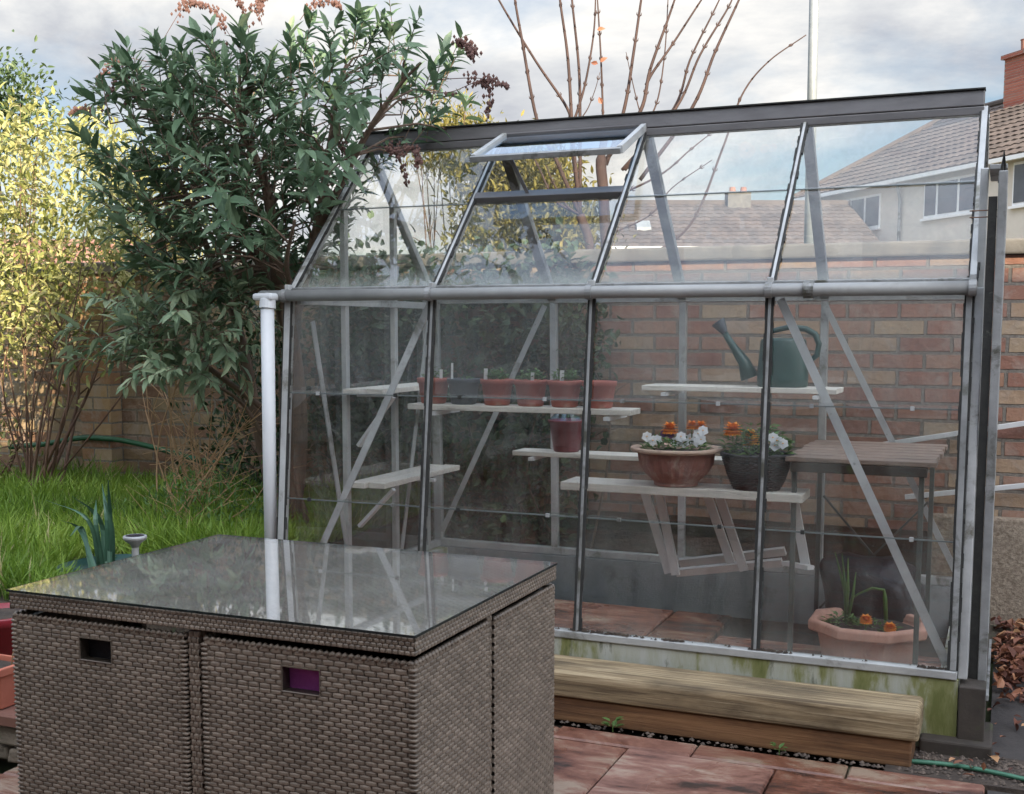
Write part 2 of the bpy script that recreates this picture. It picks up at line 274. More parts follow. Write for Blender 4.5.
# ------------------------------------------------------------------ mesh builder
class MB:
    def __init__(s): s.v = []; s.f = []; s.t = []; s.n = 0
    def add(s, vs, fs, tint=0.5):
        o = s.n; vs = [tuple(map(float, x)) for x in vs]; s.v.extend(vs); s.n += len(vs)
        s.f.extend([tuple(i+o for i in f) for f in fs])
        if isinstance(tint, (int, float)): s.t.extend([tint]*len(fs))
        else: s.t.extend(list(tint))
    def box(s, a, b, tint=0.5):
        (x0, y0, z0), (x1, y1, z1) = a, b
        s.add([(x0, y0, z0), (x1, y0, z0), (x1, y1, z0), (x0, y1, z0), (x0, y0, z1), (x1, y0, z1), (x1, y1, z1), (x0, y1, z1)],
              [(0, 3, 2, 1), (4, 5, 6, 7), (0, 1, 5, 4), (1, 2, 6, 5), (2, 3, 7, 6), (3, 0, 4, 7)], tint); return s
    def hexa(s, p, tint=0.5):
        s.add(p, [(0, 3, 2, 1), (4, 5, 6, 7), (0, 1, 5, 4), (1, 2, 6, 5), (2, 3, 7, 6), (3, 0, 4, 7)], tint); return s
    def bar(s, p0, p1, w, h, side=(1, 0, 0), tint=0.5):
        """rectangular bar, w across `side`, h across the third axis"""
        p0, p1 = Vector(p0), Vector(p1); d = (p1-p0).normalized(); sd = Vector(side); sd = (sd - d*sd.dot(d)).normalized(); u = d.cross(sd)
        q = []
        for p in (p0, p1):
            for a, b in ((-1, -1), (1, -1), (1, 1), (-1, 1)): q.append(p + sd*(a*w/2) + u*(b*h/2))
        s.hexa(q, tint); return s
    def tube(s, pts, rad, n=6, cap=True, tint=0.5):
        pts = [Vector(p) for p in pts]; k = len(pts)
        if isinstance(rad, (int, float)): rad = [rad]*k
        vs = []; ref = Vector((0.31, 0.87, 0.38))
        for i, p in enumerate(pts):
            d = (pts[min(i+1, k-1)] - pts[max(i-1, 0)])
            d = d.normalized() if d.length > 1e-9 else Vector((0, 0, 1))
            a = ref - d*ref.dot(d)
            if a.length < 1e-3: a = Vector((1, 0, 0)) - d*d.x
            a.normalize(); b = d.cross(a); ref = a
            for j in range(n):
                t = 2*math.pi*j/n; vs.append(p + (a*math.cos(t) + b*math.sin(t))*rad[i])
        fs = [(i*n+j, i*n+(j+1) % n, (i+1)*n+(j+1) % n, (i+1)*n+j) for i in range(k-1) for j in range(n)]
        if cap: fs += [tuple(range(n-1, -1, -1)), tuple((k-1)*n+j for j in range(n))]
        s.add(vs, fs, tint); return s
    def lathe(s, prof, c=(0, 0, 0), n=28, wob=None, tint=0.5, sq=1.0):
        vs = []
        for (r, z) in prof:
            for j in range(n):
                t = 2*math.pi*j/n; k = r*(1 + (wob(t, z) if wob else 0)); vs.append((c[0]+k*math.cos(t), c[1]+k*math.sin(t)*sq, c[2]+z))
        k = len(prof); fs = [(i*n+j, i*n+(j+1) % n, (i+1)*n+(j+1) % n, (i+1)*n+j) for i in range(k-1) for j in range(n)]
        fs += [tuple(range(n-1, -1, -1))]
        if prof[-1][0] < 0.9*max(p[0] for p in prof) or True: fs += [tuple((k-1)*n+j for j in range(n))]
        s.add(vs, fs, tint); return s
    def leaves(s, P, D, Nn, L, W, droop=0.15, tint=None, fold=0.18):
        P, D, Nn = (np.asarray(a, float) for a in (P, D, Nn)); k = len(P)
        if k == 0: return s
        L = np.broadcast_to(L, (k,)).astype(float); W = np.broadcast_to(W, (k,)).astype(float)
        D = D/np.linalg.norm(D, axis=1)[:, None]; S = np.cross(D, Nn); S /= (np.linalg.norm(S, axis=1)[:, None]+1e-9); U = np.cross(S, D)
        def pt(t, w, up): return P + D*(t*L)[:, None] + S*(w*W)[:, None] + U*((up*W)-droop*L*t*t)[:, None]
        V = np.stack([pt(0, 0, 0), pt(.3, -.45, fold), pt(.3, 0, 0), pt(.3, .45, fold), pt(.66, -.36, fold*.8), pt(.66, 0, 0), pt(.66, .36, fold*.8), pt(1, 0, 0)], 1).reshape(-1, 3)
        pat = [(0, 2, 1), (0, 3, 2), (1, 2, 5, 4), (2, 3, 6, 5), (4, 5, 7), (5, 6, 7)]
        if tint is None: tint = RNG.random(k)
        o = s.n; s.v.extend(map(tuple, V.tolist())); s.n += len(V)
        for i in range(k):
            b = o+8*i; s.f.extend([tuple(b+q for q in f) for f in pat]); s.t.extend([float(tint[i])]*6)
        return s
    def build(s, name, mat, parent=None, smooth=False, bevel=0.0, link=True):
        off = OFF.get(parent.name, (0, 0, 0)) if parent else (0, 0, 0)
        me = bpy.data.meshes.new(name); vv = np.array(s.v, float) - np.array(off)
        me.from_pydata(vv.tolist(), [], s.f); me.update()
        at = me.attributes.new('tint', 'FLOAT', 'FACE'); at.data.foreach_set('value', np.array(s.t, np.float32))
        me.materials.append(M[mat])
        if smooth: me.polygons.foreach_set('use_smooth', [True]*len(me.polygons))
        o = bpy.data.objects.new(name, me); COL.objects.link(o)
        if parent: o.parent = parent
        OFF[o.name] = off
        if bevel:
            b = o.modifiers.new('bevel', 'BEVEL'); b.width = bevel; b.segments = 2; b.limit_method = 'ANGLE'
        return o
def tag(o, label=None, cat=None, group=None, kind=None):
    if label: o['label'] = label
    if cat: o['category'] = cat
    if group: o['group'] = group
    if kind: o['kind'] = kind
    return o
def thing(name, label, cat, loc, group=None):
    o = bpy.data.objects.new(name, None); COL.objects.link(o); o.location = loc; o.empty_display_size = 0.1
    OFF[o.name] = tuple(loc); return tag(o, label, cat, group)
def struct(name, mb, mat, **k): return tag(mb.build(name, mat, **k), kind='structure')
def unit(a): return a/np.linalg.norm(a, axis=-1, keepdims=True)
def rnd_dirs(k): return unit(RNG.normal(size=(k, 3)))

# ------------------------------------------------------------------ light, sky
SUN_AZ, SUN_EL = R(42), R(26)          # azimuth measured from straight behind, towards the right
S = Vector((math.sin(SUN_AZ)*math.cos(SUN_EL), -math.cos(SUN_AZ)*math.cos(SUN_EL), math.sin(SUN_EL)))
sl = bpy.data.lights.new('sun', 'SUN'); sl.energy = 5.0; sl.angle = R(0.5); sl.color = (1.0, 0.83, 0.60)
so = bpy.data.objects.new('sun', sl); COL.objects.link(so); so.rotation_euler = S.to_track_quat('Z', 'Y').to_euler()
w = bpy.data.worlds.new('World'); SC.world = w; w.use_nodes = True
nt = w.node_tree; nt.nodes.clear()
sky = nt.nodes.new('ShaderNodeTexSky'); sky.sky_type = 'NISHITA'; sky.sun_disc = False; sky.sun_elevation = SUN_EL; sky.sun_rotation = math.atan2(S.x, S.y)
tc = nt.nodes.new('ShaderNodeTexCoord'); sp = nt.nodes.new('ShaderNodeSeparateXYZ'); nt.links.new(tc.outputs['Generated'], sp.inputs[0])
den = mth(nt, 'ADD', mth(nt, 'MAXIMUM', sp.outputs['Z'], 0.0), 0.22)
cb = nt.nodes.new('ShaderNodeCombineXYZ'); nt.links.new(mth(nt, 'DIVIDE', sp.outputs['X'], den), cb.inputs['X']); nt.links.new(mth(nt, 'DIVIDE', sp.outputs['Y'], den), cb.inputs['Y'])
mpv = nt.nodes.new('ShaderNodeMapping'); mpv.inputs['Location'].default_value = (3.1, 1.7, 0); nt.links.new(cb.outputs[0], mpv.inputs[0])
n1 = noise(nt, mpv.outputs[0], 0.75, 9, 0.58, 0.35)
cover = ramp(nt, [(0.40, g3(0)), (0.55, g3(1))]); nt.links.new(n1, cover.inputs[0])
mpv2 = nt.nodes.new('ShaderNodeMapping'); mpv2.inputs['Location'].default_value = (7.3, 4.4, 0); nt.links.new(cb.outputs[0], mpv2.inputs[0])
n2 = noise(nt, mpv2.outputs[0], 1.1, 8, 0.6, 0.3)
cc = ramp(nt, [(0.38, (4.6, 4.8, 5.3)), (0.49, (6.8, 6.9, 7.0)), (0.60, (9.6, 9.3, 8.8))]); nt.links.new(n2, cc.inputs[0])
gap = nt.nodes.new('ShaderNodeMapRange'); gap.interpolation_type = 'SMOOTHSTEP'; gap.inputs['From Min'].default_value = 0.34; gap.inputs['From Max'].default_value = 0.55; gap.inputs['To Min'].default_value = 0.0; gap.inputs['To Max'].default_value = 0.75
nt.links.new(mth(nt, 'MULTIPLY', sp.outputs['Z'], mth(nt, 'ADD', mth(nt, 'MULTIPLY', sp.outputs['Y'], 0.5), 0.55)), gap.inputs['Value'])
skc = mixc(nt, mth(nt, 'MULTIPLY', cover.outputs[0], mth(nt, 'SUBTRACT', 1.0, gap.outputs[0])), sky.outputs[0], cc.outputs[0])
# sky brightness added overhead and sunward to lift the shade; greyer opposite the sun
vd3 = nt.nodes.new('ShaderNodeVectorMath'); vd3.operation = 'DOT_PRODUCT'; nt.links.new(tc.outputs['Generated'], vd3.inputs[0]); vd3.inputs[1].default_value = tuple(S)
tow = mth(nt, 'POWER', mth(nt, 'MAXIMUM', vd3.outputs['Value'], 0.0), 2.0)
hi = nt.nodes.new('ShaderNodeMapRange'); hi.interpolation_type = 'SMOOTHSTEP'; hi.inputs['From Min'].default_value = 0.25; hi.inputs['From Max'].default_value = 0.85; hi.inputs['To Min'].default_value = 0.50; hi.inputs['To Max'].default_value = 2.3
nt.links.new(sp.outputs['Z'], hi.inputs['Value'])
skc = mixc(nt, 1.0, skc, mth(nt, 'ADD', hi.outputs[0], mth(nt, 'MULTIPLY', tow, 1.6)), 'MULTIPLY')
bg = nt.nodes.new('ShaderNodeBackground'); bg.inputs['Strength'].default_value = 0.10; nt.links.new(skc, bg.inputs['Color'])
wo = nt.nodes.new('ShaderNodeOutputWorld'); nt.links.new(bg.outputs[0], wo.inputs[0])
SC.view_settings.view_transform = 'Standard'; SC.view_settings.look = 'None'; SC.view_settings.gamma = 1.0; SC.view_settings.exposure = 1.28
SC.cycles.transparent_max_bounces = 40; SC.cycles.max_bounces = 12; SC.cycles.use_denoising = True; SC.cycles.sample_clamp_indirect = 6.0

# ------------------------------------------------------------------ ground
struct('ground', MB().box((-600, -600, -0.6), (600, 900, -0.07)), 'ground_far')
g = MB()
def slab_grid(mb, x0, x1, y0, y1, z, sx, sy, h, jitter=0.004, offs=0.0, gap=0.006):
    y = y0; r = 0
    while y < y1-1e-6:
        x = x0 - (offs if r % 2 else 0)
        while x < x1-1e-6:
            a, b = max(x, x0), min(x+sx, x1); c, d = y, min(y+sy, y1)
            if b-a > 0.05 and d-c > 0.05:
                dz = random.uniform(-jitter, jitter); t = random.random()
                e = gap/2; q = 0.006; zt = z+dz
                mb.add([(a+e, c+e, z-h), (b-e, c+e, z-h), (b-e, d-e, z-h), (a+e, d-e, z-h), (a+e, c+e, zt-q), (b-e, c+e, zt-q), (b-e, d-e, zt-q), (a+e, d-e, zt-q),
                        (a+e+q, c+e+q, zt), (b-e-q, c+e+q, zt), (b-e-q, d-e-q, zt), (a+e+q, d-e-q, zt)],
                       [(0, 1, 5, 4), (1, 2, 6, 5), (2, 3, 7, 6), (3, 0, 4, 7), (4, 5, 9, 8), (5, 6, 10, 9), (6, 7, 11, 10), (7, 4, 8, 11), (8, 9, 10, 11)], t)
            x += sx
        y += sy; r += 1
slab_grid(g, -0.1, 2.58, -2.35, -0.40, 0.0, 0.46, 0.46, 0.05, offs=0.2)
slab_grid(g, -0.1, 2.58, -6.0, -2.35, 0.0, 0.46, 0.46, 0.05, offs=0.2)
struct('patio', g, 'patio_stone')
struct('patio_bedding', MB().box((-0.10, -6.0, -0.3), (2.58, -0.02, -0.03)), 'earth')
struct('path', MB().box((2.585, -6.0, -0.3), (7.0, 1.2, -0.012)), 'path')
struct('soil_bed', MB().box((2.52, 1.2, -0.3), (7.0, 1.545, 0.01)), 'earth')
struct('greenhouse_floor', (lambda q: q)(MB().box((0.02, -0.02, -0.06), (2.46, 1.22, 0.015))), 'soil')
g = MB(); slab_grid(g, 0.06, 1.52, 0.02, 1.12, 0.05, 0.60, 0.55, 0.05, 0.003, gap=0.012); slab_grid(g, 1.53, 2.42, 0.0, 0.78, 0.042, 0.60, 0.6, 0.05, 0.003)
struct('greenhouse_paving', g, 'inner_flags')
# raised lawn behind a low stone wall
LZ = 0.36
struct('raised_lawn', MB().box((-14, -0.95, -0.3), (-0.12, 1.54, LZ)), 'earth')
k = 60000
gx = -0.13 - RNG.random(k)**1.3*6.0; gy = -0.93 + RNG.random(k)*2.44
# no grass on the trodden strip between the planted pot, the light and the table
along = ((gx-CAM[0])*RT[0]+(gy-CAM[1])*RT[1])/((gx-CAM[0])*FW[0]+(gy-CAM[1])*FW[1])
keep = (gx > -5.2) & ~((along > -.385) & (gy < -.22-.5*np.maximum(0, -.36-along)*8)) & ((gx+.50)**2+(gy+.46)**2 > .25**2)
gx, gy = gx[keep], gy[keep]; k = len(gx)
hgt = 0.06 + 0.10*RNG.random(k) * (0.6+0.9*np.abs(np.sin(gx*3.1+gy*2)*np.cos(gy*4.3-gx*1.7)))
dv = RNG.normal(size=(k, 3))*np.array([0.45, 0.45, 0]) + np.array([0, 0, 1.0])
gr = MB(); patch = 0.5+0.5*np.sin(gx*2.3+1+np.sin(gy*2.1))*np.sin(gy*3.7+np.cos(gx*3.3))
tn = np.clip(0.05+0.55*patch+0.38*RNG.random(k), 0, 0.97); tn[RNG.random(k) < 0.025] = 1.0
gr.leaves(np.stack([gx, gy, np.full(k, LZ-0.005)], 1), dv, rnd_dirs(k), hgt*1.2, 0.006+0.003*RNG.random(k), 0.55, tn)
tag(gr.build('grass', 'grass_blade'), kind='stuff')

# retaining wall of stones, slab on top
rw = thing('stone_wall', 'low rubble stone wall with red slabs on top, holding up the lawn', 'wall', (-2.5, -1.30, 0))
st = MB(); rr = random.Random(3)
z = 0.0
while z < 0.115:
    h = rr.uniform(0.045, 0.075); x = -5.0 + rr.uniform(0, .1)
    h = min(h, 0.120-z) if 0.120-z > 0.03 else 0.120-z
    while x < -0.10:
        wd = rr.uniform(0.10, 0.24); xe = min(x+wd, -0.08); j = rr.uniform(-0.012, 0.012)
        a = 0.004
        st.hexa([(x+a, -1.37+j, z+a), (xe-a, -1.37+j+rr.uniform(-.01, .01), z+a), (xe-a, -1.222, z+a), (x+a, -1.222, z+a),
                 (x+a+rr.uniform(0, .01), -1.365+j, z+h-a), (xe-a, -1.365+j, z+h-a-rr.uniform(0, .006)), (xe-a, -1.222, z+h-a), (x+a, -1.222, z+h-a)], rr.random())
        x = xe
        if xe >= -0.081: break
    z += h
    if z > 0.1199: break
st.build('rubble', 'stone', rw, bevel=0.008); MB().box((-5.0, -1.22, -.2), (-.12, -.955, .12)).build('backfill', 'earth', rw)
g = MB(); slab_grid(g, -5.0, -0.06, -1.39, -0.955, 0.158, 0.45, 0.43, 0.035); g.build('coping', 'slab_red', rw)

# ------------------------------------------------------------------ brick wall behind the garden
bwl = thing('brick_wall', 'tall mottled red and buff brick wall with concrete coping behind the greenhouse', 'wall', (0, 1.6, 0))
MB().box((-14, 1.60, 0.40), (-0.301, 1.815, 1.62)).build('brickwork', 'brick_tan', bwl); MB().box((-0.30, 1.60, 0.40), (9, 1.815, 1.62)).build('brickwork', 'brick_rustic', bwl)
MB().box((-14, 1.57, 1.622), (9, 1.845, 1.69)).build('coping', 'coping', bwl, bevel=0.01)
MB().box((-2.47, 1.50, 0.30), (-2.25, 1.598, 1.60)).build('pier', 'brick_buff', bwl)
MB().box((2.30, 1.55, -0.05), (9, 1.83, 0.485)).build('rendered_base', 'pebbledash', bwl, bevel=0.012)
MB().box((-14, 1.59, 0.0), (2.298, 1.83, 0.398)).build('footing', 'earth', bwl)

# ------------------------------------------------------------------ greenhouse
gh = thing('greenhouse', 'old aluminium framed glass greenhouse with one open roof vent', 'greenhouse', (1.24, 0.6, 0.0))
B = 0.62; ZE, ZS, RY, RZ = 1.431, 0.235, 0.6295, 2.078
YF, YBE, YBB = -0.13, 1.25, 1.29          # front sill, back eave, back sill
XR = 2.483
def fp(x, z): return Vector((x, YF*(ZE-z)/(ZE-ZS), z))           # a point in the leaning front wall
def bp_(x, z): return Vector((x, YBE+(YBB-YBE)*(ZE-z)/(ZE-ZS), z))
def rf(x, t): return Vector((x, RY*t, ZE+(RZ-ZE)*t))               # front roof slope, t 0 eave .. 1 ridge
def rb(x, t): return Vector((x, YBE+(RY-YBE)*t, ZE+(RZ-ZE)*t))
# plinth and sills
pl = MB().box((-0.03, YF-0.015, -0.06), (XR+0.005, YF+0.085, ZS-0.012)); pl.build('plinth', 'plinth', gh)
MB().box((-0.03, YBB-0.03, -0.06), (XR+0.02, YBB+0.07, ZS-0.012)).build('plinth', 'grey_block', gh)
MB().box((-0.03, YF+0.087, -0.06), (0.06, YBB-0.032, ZS-0.012)).build('plinth', 'plinth', gh)
MB().box((XR-0.07, YF+0.087, -0.06), (XR+0.02, YBB-0.032, 0.10)).build('plinth', 'plinth', gh)
MB().box((XR+0.008, -0.16, -0.02), (XR+0.085, 0.9, 0.21)).build('base_board', 'damp_timber', gh, bevel=0.004)
MB().box((-0.02, YF-0.022, ZS-0.010), (XR+0.0, YF+0.02, ZS+0.016)).build('sill', 'aluminium', gh, bevel=0.003)
MB().box((-0.02, YBB-0.02, ZS-0.010), (XR+0.0, YBB+0.02, ZS+0.025)).build('sill', 'aluminium', gh, bevel=0.003)
MB().box((-0.022, YF+0.022, ZS-0.010), (0.018, YBB-0.022, ZS+0.020)).build('sill', 'aluminium', gh, bevel=0.003)
# moss on the sill
ms = MB()
for i in range(420):
    x = random.choice([0.66, 1.26, 1.32, 1.40, 1.58, 1.88, 1.92, 2.42, random.uniform(0.0, 2.46)]) + random.gauss(0, 0.03); x = min(max(x, 0.0), 2.45)
    c = fp(x, ZS+0.018) + Vector((0, -0.012+random.gauss(0, .004), 0)); r_ = random.uniform(.003, .008)
    ms.add([c+Vector((r_, 0, 0)), c+Vector((-r_*.5, r_*.8, 0)), c+Vector((-r_*.5, -r_*.8, 0)), c+Vector((0, 0, r_*1.1))], [(0, 1, 3), (1, 2, 3), (2, 0, 3)])
tag(ms.build('moss', 'soil', gh), kind='stuff')
# eaves, ridge
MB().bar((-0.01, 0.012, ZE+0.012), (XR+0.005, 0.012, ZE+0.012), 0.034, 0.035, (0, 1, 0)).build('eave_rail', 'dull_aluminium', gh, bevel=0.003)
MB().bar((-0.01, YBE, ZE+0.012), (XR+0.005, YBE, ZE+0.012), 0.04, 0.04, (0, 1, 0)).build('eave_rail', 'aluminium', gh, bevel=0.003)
rg = MB()
rg.hexa([(-0.03, RY-0.028, RZ+0.006), (XR-0.006, RY-0.028, RZ+0.006), (XR-0.006, RY+0.028, RZ+0.006), (-0.03, RY+0.028, RZ+0.006), (-0.03, RY-0.020, RZ+0.062), (XR-0.006, RY-0.020, RZ+0.062), (XR-0.006, RY+0.020, RZ+0.062), (-0.03, RY+0.020, RZ+0.062)])
rg.build('ridge_beam', 'ridge_metal', gh, bevel=0.004)
MB().bar((-0.02, RY-0.012, RZ-0.012), (XR-0.006, RY-0.012, RZ-0.012), 0.05, 0.028, (0, 1, 0)).build('ridge_rail', 'ridge_metal', gh, bevel=0.003)
MB().box((-0.025, RY-0.030, RZ+0.063), (XR-0.004, RY+0.028, RZ+0.068)).build('ridge_cap', 'seal', gh)
# glazing bars, every one with its rubber seal
def gbar(p0, p1, nrm, wide=0.020, mat='aluminium', sealw=0.034, name='glazing_bar'):
    p0, p1, nrm = Vector(p0), Vector(p1), Vector(nrm).normalized(); side = (p1-p0).normalized().cross(nrm)
    o = MB().bar(p0, p1, wide, 0.036, side).build(name, mat, gh, bevel=0.002)
    if sealw:
        n_ = 26; d = (p1-p0)/n_
        for sgn in (-1, 1):
            q = MB()
            for i in range(n_):
                wv = sealw/2-wide/2+random.uniform(-0.002, 0.003); c = p0+d*(i+.5)+side*(sgn*(wide/2+wv/2+0.0002))+nrm*0.011
                q.bar(c-d*.5, c+d*.5, wv, 0.010, side, random.random())
            q.build('rubber_seal', 'seal', o)
    return o
FN = (0, -(ZE-ZS), -YF); FN = Vector((0, -1, 0.11))
RN = Vector((0, -(RZ-ZE), RY)).normalized()
for i in range(5):
    x = i*B
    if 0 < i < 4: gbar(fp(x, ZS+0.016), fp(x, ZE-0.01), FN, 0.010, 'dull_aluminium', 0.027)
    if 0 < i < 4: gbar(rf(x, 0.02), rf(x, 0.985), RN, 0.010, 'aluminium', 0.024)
    if 0 < i < 4: gbar(bp_(x, ZS+0.026), bp_(x, ZE-0.01), (0, -1, 0), 0.030, 'aluminium', 0, )
    if 0 < i < 4: gbar(rb(x, 0.02), rb(x, 0.97), (0, RZ-ZE, RY), 0.040, 'dull_aluminium', 0)
# corner posts and gable frames
gbar(fp(0.010, ZS+0.01), fp(-0.008, ZE+0.02), FN, 0.026, 'aluminium', 0.036, 'corner_post')
gbar(fp(XR-0.012, ZS+0.016), fp(XR-0.012, ZE-0.005), FN, 0.018, 'dull_aluminium', 0.030, 'corner_post')
MB().hexa([fp(XR+0.002, ZS-0.01), fp(XR+0.030, ZS-0.01), fp(XR+0.030, ZS-0.01)+Vector((0, .05, 0)), fp(XR+0.002, ZS-0.01)+Vector((0, .05, 0)),
           fp(XR+0.002, ZE), fp(XR+0.030, ZE), fp(XR+0.030, ZE)+Vector((0, .05, 0)), fp(XR+0.002, ZE)+Vector((0, .05, 0))]).build('corner_angle', 'aluminium', gh, bevel=0.003)
for x in (0.0, XR-0.004):
    gbar(rf(x, 0.0), rf(x, 0.99), RN, 0.020, 'aluminium', 0.030, 'gable_rafter'); gbar(rb(x, 0.0), rb(x, 0.97), (0, RZ-ZE, RY), 0.03, 'aluminium', 0, 'gable_rafter')
    gbar(bp_(x, ZS), bp_(x, ZE), (0, 1, 0), 0.04, 'aluminium', 0, 'corner_post')
for y in (0.38, 0.81, 1.13):
    tt = min(y/RY, (YBE-y)/(YBE-RY)); MB().bar((0.012, y, ZS+0.02), (0.012, y, ZE+(RZ-ZE)*tt-0.03), 0.03, 0.024, (0, 1, 0)).build('gable_bar', 'aluminium', gh, bevel=0.002)
MB().bar((0.02, 0.02, ZE-0.02), (0.02, YBE, ZE-0.02), 0.02, 0.03, (1, 0, 0)).build('gable_rail', 'aluminium', gh, bevel=0.002)
MB().bar((0.03, 0.10, 1.33), (0.03, 0.36, 0.30), 0.026, 0.006, (0, 1, 0)).build('brace', 'aluminium', gh)
MB().bar((0.03, 1.14, 1.42), (0.03, 0.83, 0.27), 0.026, 0.006, (0, 1, 0)).build('brace', 'aluminium', gh)
# diagonal braces inside the long walls
def fin(x, z, k=0.035): return fp(x, z)+Vector((0, k, 0))
MB().bar(fin(0.590, 1.40), fin(0.09, 0.30), 0.028, 0.005, (1, 0, 0)).build('brace', 'aluminium', gh)
MB().bar(fin(1.885, 1.40), fin(2.452, 0.255), 0.028, 0.005, (1, 0, 0)).build('brace', 'aluminium', gh)
MB().bar((0.585, 1.225, 1.41), (0.03, 1.255, 0.30), 0.026, 0.005, (1, 0, 0)).build('brace', 'aluminium', gh)
MB().bar((1.86, 1.225, 1.41), (2.43, 1.255, 0.28), 0.026, 0.005, (1, 0, 0)).build('brace', 'aluminium', gh)
# panes
def pane(a, b, c, d, mat, over=0.0, parent=gh):
    """a,b bottom left/right, c,d top right/left; 3 mm thick"""
    a, b, c, d = (Vector(q) for q in (a, b, c, d)); n = (b-a).cross(d-a).normalized()*0.003
    return MB().hexa([a, b, c, d, a+n, b+n, c+n, d+n]).build('glass_pane', mat, parent)
def rail_edge(a, b, n, parent=gh):
    return MB().bar(a, b, 0.003, 0.0045, n).build('pane_edge', 'glass_edge', parent)
ROWS = (ZS+0.012, 0.645, 1.053, ZE-0.004)
clip = MB()
for i in range(4):
    x0, x1 = i*B+0.010, (i+1)*B-0.010
    for r_ in range(3):
        z0, z1 = ROWS[r_], ROWS[r_+1]+(0.010 if r_ < 2 else 0)
        o1 = Vector((0, 0.004*(2-r_)*-1+0.002*0, 0))*(-1)
        o0 = Vector((0, -0.002*(r_ % 2 == 1)-0.004*(r_ == 2)+0.004, 0))
        pane(fp(x0, z0)+o0, fp(x1, z0)+o0, fp(x1, z1)+o0, fp(x0, z1)+o0, 'greenhouse_glass')
    for z_ in ROWS[1:3]:
        rail_edge(fp(x0, z_)+Vector((0, -0.004, 0)), fp(x1, z_)+Vector((0, -0.004, 0)), (0, 1, 0))
        for q in (0.2, 0.78):
            c = fp(x0+(x1-x0)*q+random.uniform(-.02, .02), z_); MB().box((c.x-0.006, c.y-0.013, c.z-0.006), (c.x+0.006, c.y-0.002, c.z+0.007)).build('pane_clip', random.choice(['seal', 'dull_aluminium', 'aluminium']), gh)
    pane(bp_(x1, ZS+.03), bp_(x0, ZS+.03), bp_(x0, ZE), bp_(x1, ZE), 'greenhouse_glass')
    pane(rb(x1, .03), rb(x0, .03), rb(x0, .97), rb(x1, .97), 'roof_glass')
    if i == 1:
        pane(rf(x0, .03), rf(x1, .03), rf(x1, .565), rf(x0, .565), 'roof_glass')
        MB().bar(rf(x0-.005, .583)+RN*.006, rf(x1+.005, .583)+RN*.006, 0.036, 0.036, (0, RY, RZ-ZE)).build('vent_sill', 'ridge_metal', gh, bevel=0.003)
    else:
        pane(rf(x0, .03), rf(x1, .03), rf(x1, .565), rf(x0, .565), 'roof_glass'); u_ = RN*0.0045
        pane(rf(x0, .55)+u_, rf(x1, .55)+u_, rf(x1, .965)+u_, rf(x0, .965)+u_, 'roof_glass')
        rail_edge(rf(x0, .55)+RN*.006, rf(x1, .55)+RN*.006, RN)
# left gable glass
gy_ = [0.0, 0.38, 0.81, 1.25]
def ztop(y): return ZE+(RZ-ZE)*min(y/RY, (YBE-y)/(YBE-RY))
for a, b in zip(gy_[:-1], gy_[1:]):
    pts = [a, b] if not (a < RY < b) else [a, RY, b]
    low = [Vector((-0.004, max(y, YF*0.5 if y == 0 else y)+.01*(y == a)-.01*(y == b), ZS+0.02)) for y in (a, b)]
    top = [Vector((-0.004, y, ztop(y)-0.015)) for y in reversed(pts)]
    poly = [low[0], low[1]]+top; n_ = len(poly); q = MB(); dx = Vector((-0.003, 0, 0))
    q.add(poly+[p+dx for p in poly], [tuple(range(n_)), tuple(range(2*n_-1, n_-1, -1))]+[(i, i+n_, (i+1) % n_+n_, (i+1) % n_) for i in range(n_)]); q.build('glass_pane', 'greenhouse_glass', gh)
# roof vent, open
H0 = rf(0, 0.985); VL = 0.355; th = R(22.5); x0, x1 = B+0.020, 2*B+0.010
vd = Vector((0, -math.cos(th), -math.sin(th))); vn = Vector((0, -math.sin(th), math.cos(th)))
def vp(x, t): return Vector((x, H0.y-0.012, H0.z+0.022)) + vd*(VL*t)
vo = MB().bar(vp(x0, 1.0), vp(x1, 1.0), 0.022, 0.024, vn).build('roof_vent', 'dull_aluminium', gh, bevel=0.002)
MB().bar(vp(x0, 0.0), vp(x1, 0.0), 0.022, 0.022, vn).build('top_rail', 'ridge_metal', vo, bevel=0.002)
for x in (x0+.009, x1-.009): MB().bar(vp(x, 0.03), vp(x, 0.97), 0.030, 0.020, vn).build('side_rail', 'aluminium', vo, bevel=0.002)
pane(vp(x0+.02, .97), vp(x1-.02, .97), vp(x1-.02, .03), vp(x0+.02, .03), 'clean_glass', 0, vo)
MB().bar(vp(0.80, .95)-vn*.01, rf(0.86, .57), 0.014, 0.005, (1, 0, 0)).build('stay', 'ridge_metal', vo)
# gutter and downpipe
gt = MB()
gt.tube([(-0.115, -0.040, ZE-0.003), (XR+0.01, -0.040, ZE-0.003)], 0.0215, 16); go = gt.build('gutter', 'gutter_pipe', gh, smooth=False)
for p_ in go.data.polygons: p_.use_smooth = len(p_.vertices) == 4
for i in range(5):
    x = i*B if i else -0.004
    MB().tube([(x-0.011, -0.040, ZE-0.003), (x+0.011, -0.040, ZE-0.003)], 0.0255, 16).build('gutter_clip', 'dull_aluminium', gh)
    MB().box((x-0.009, -0.030, ZE+0.012), (x+0.009, 0.0, ZE+0.040)).build('gutter_bracket', 'aluminium', gh, bevel=0.002)
MB().tube([(1.972, -0.040, ZE-0.003), (2.004, -0.040, ZE-0.003)], 0.0275, 16).build('gutter_joint', 'dull_aluminium', gh)
dn = MB(); dn.tube([(-0.060, -0.085, 0.10), (-0.060, -0.085, 0.8), (-0.056, -0.085, ZE-0.05)], 0.026, 18); do = dn.build('downpipe', 'plastic_pipe', gh)
for p_ in do.data.polygons: p_.use_smooth = len(p_.vertices) == 4
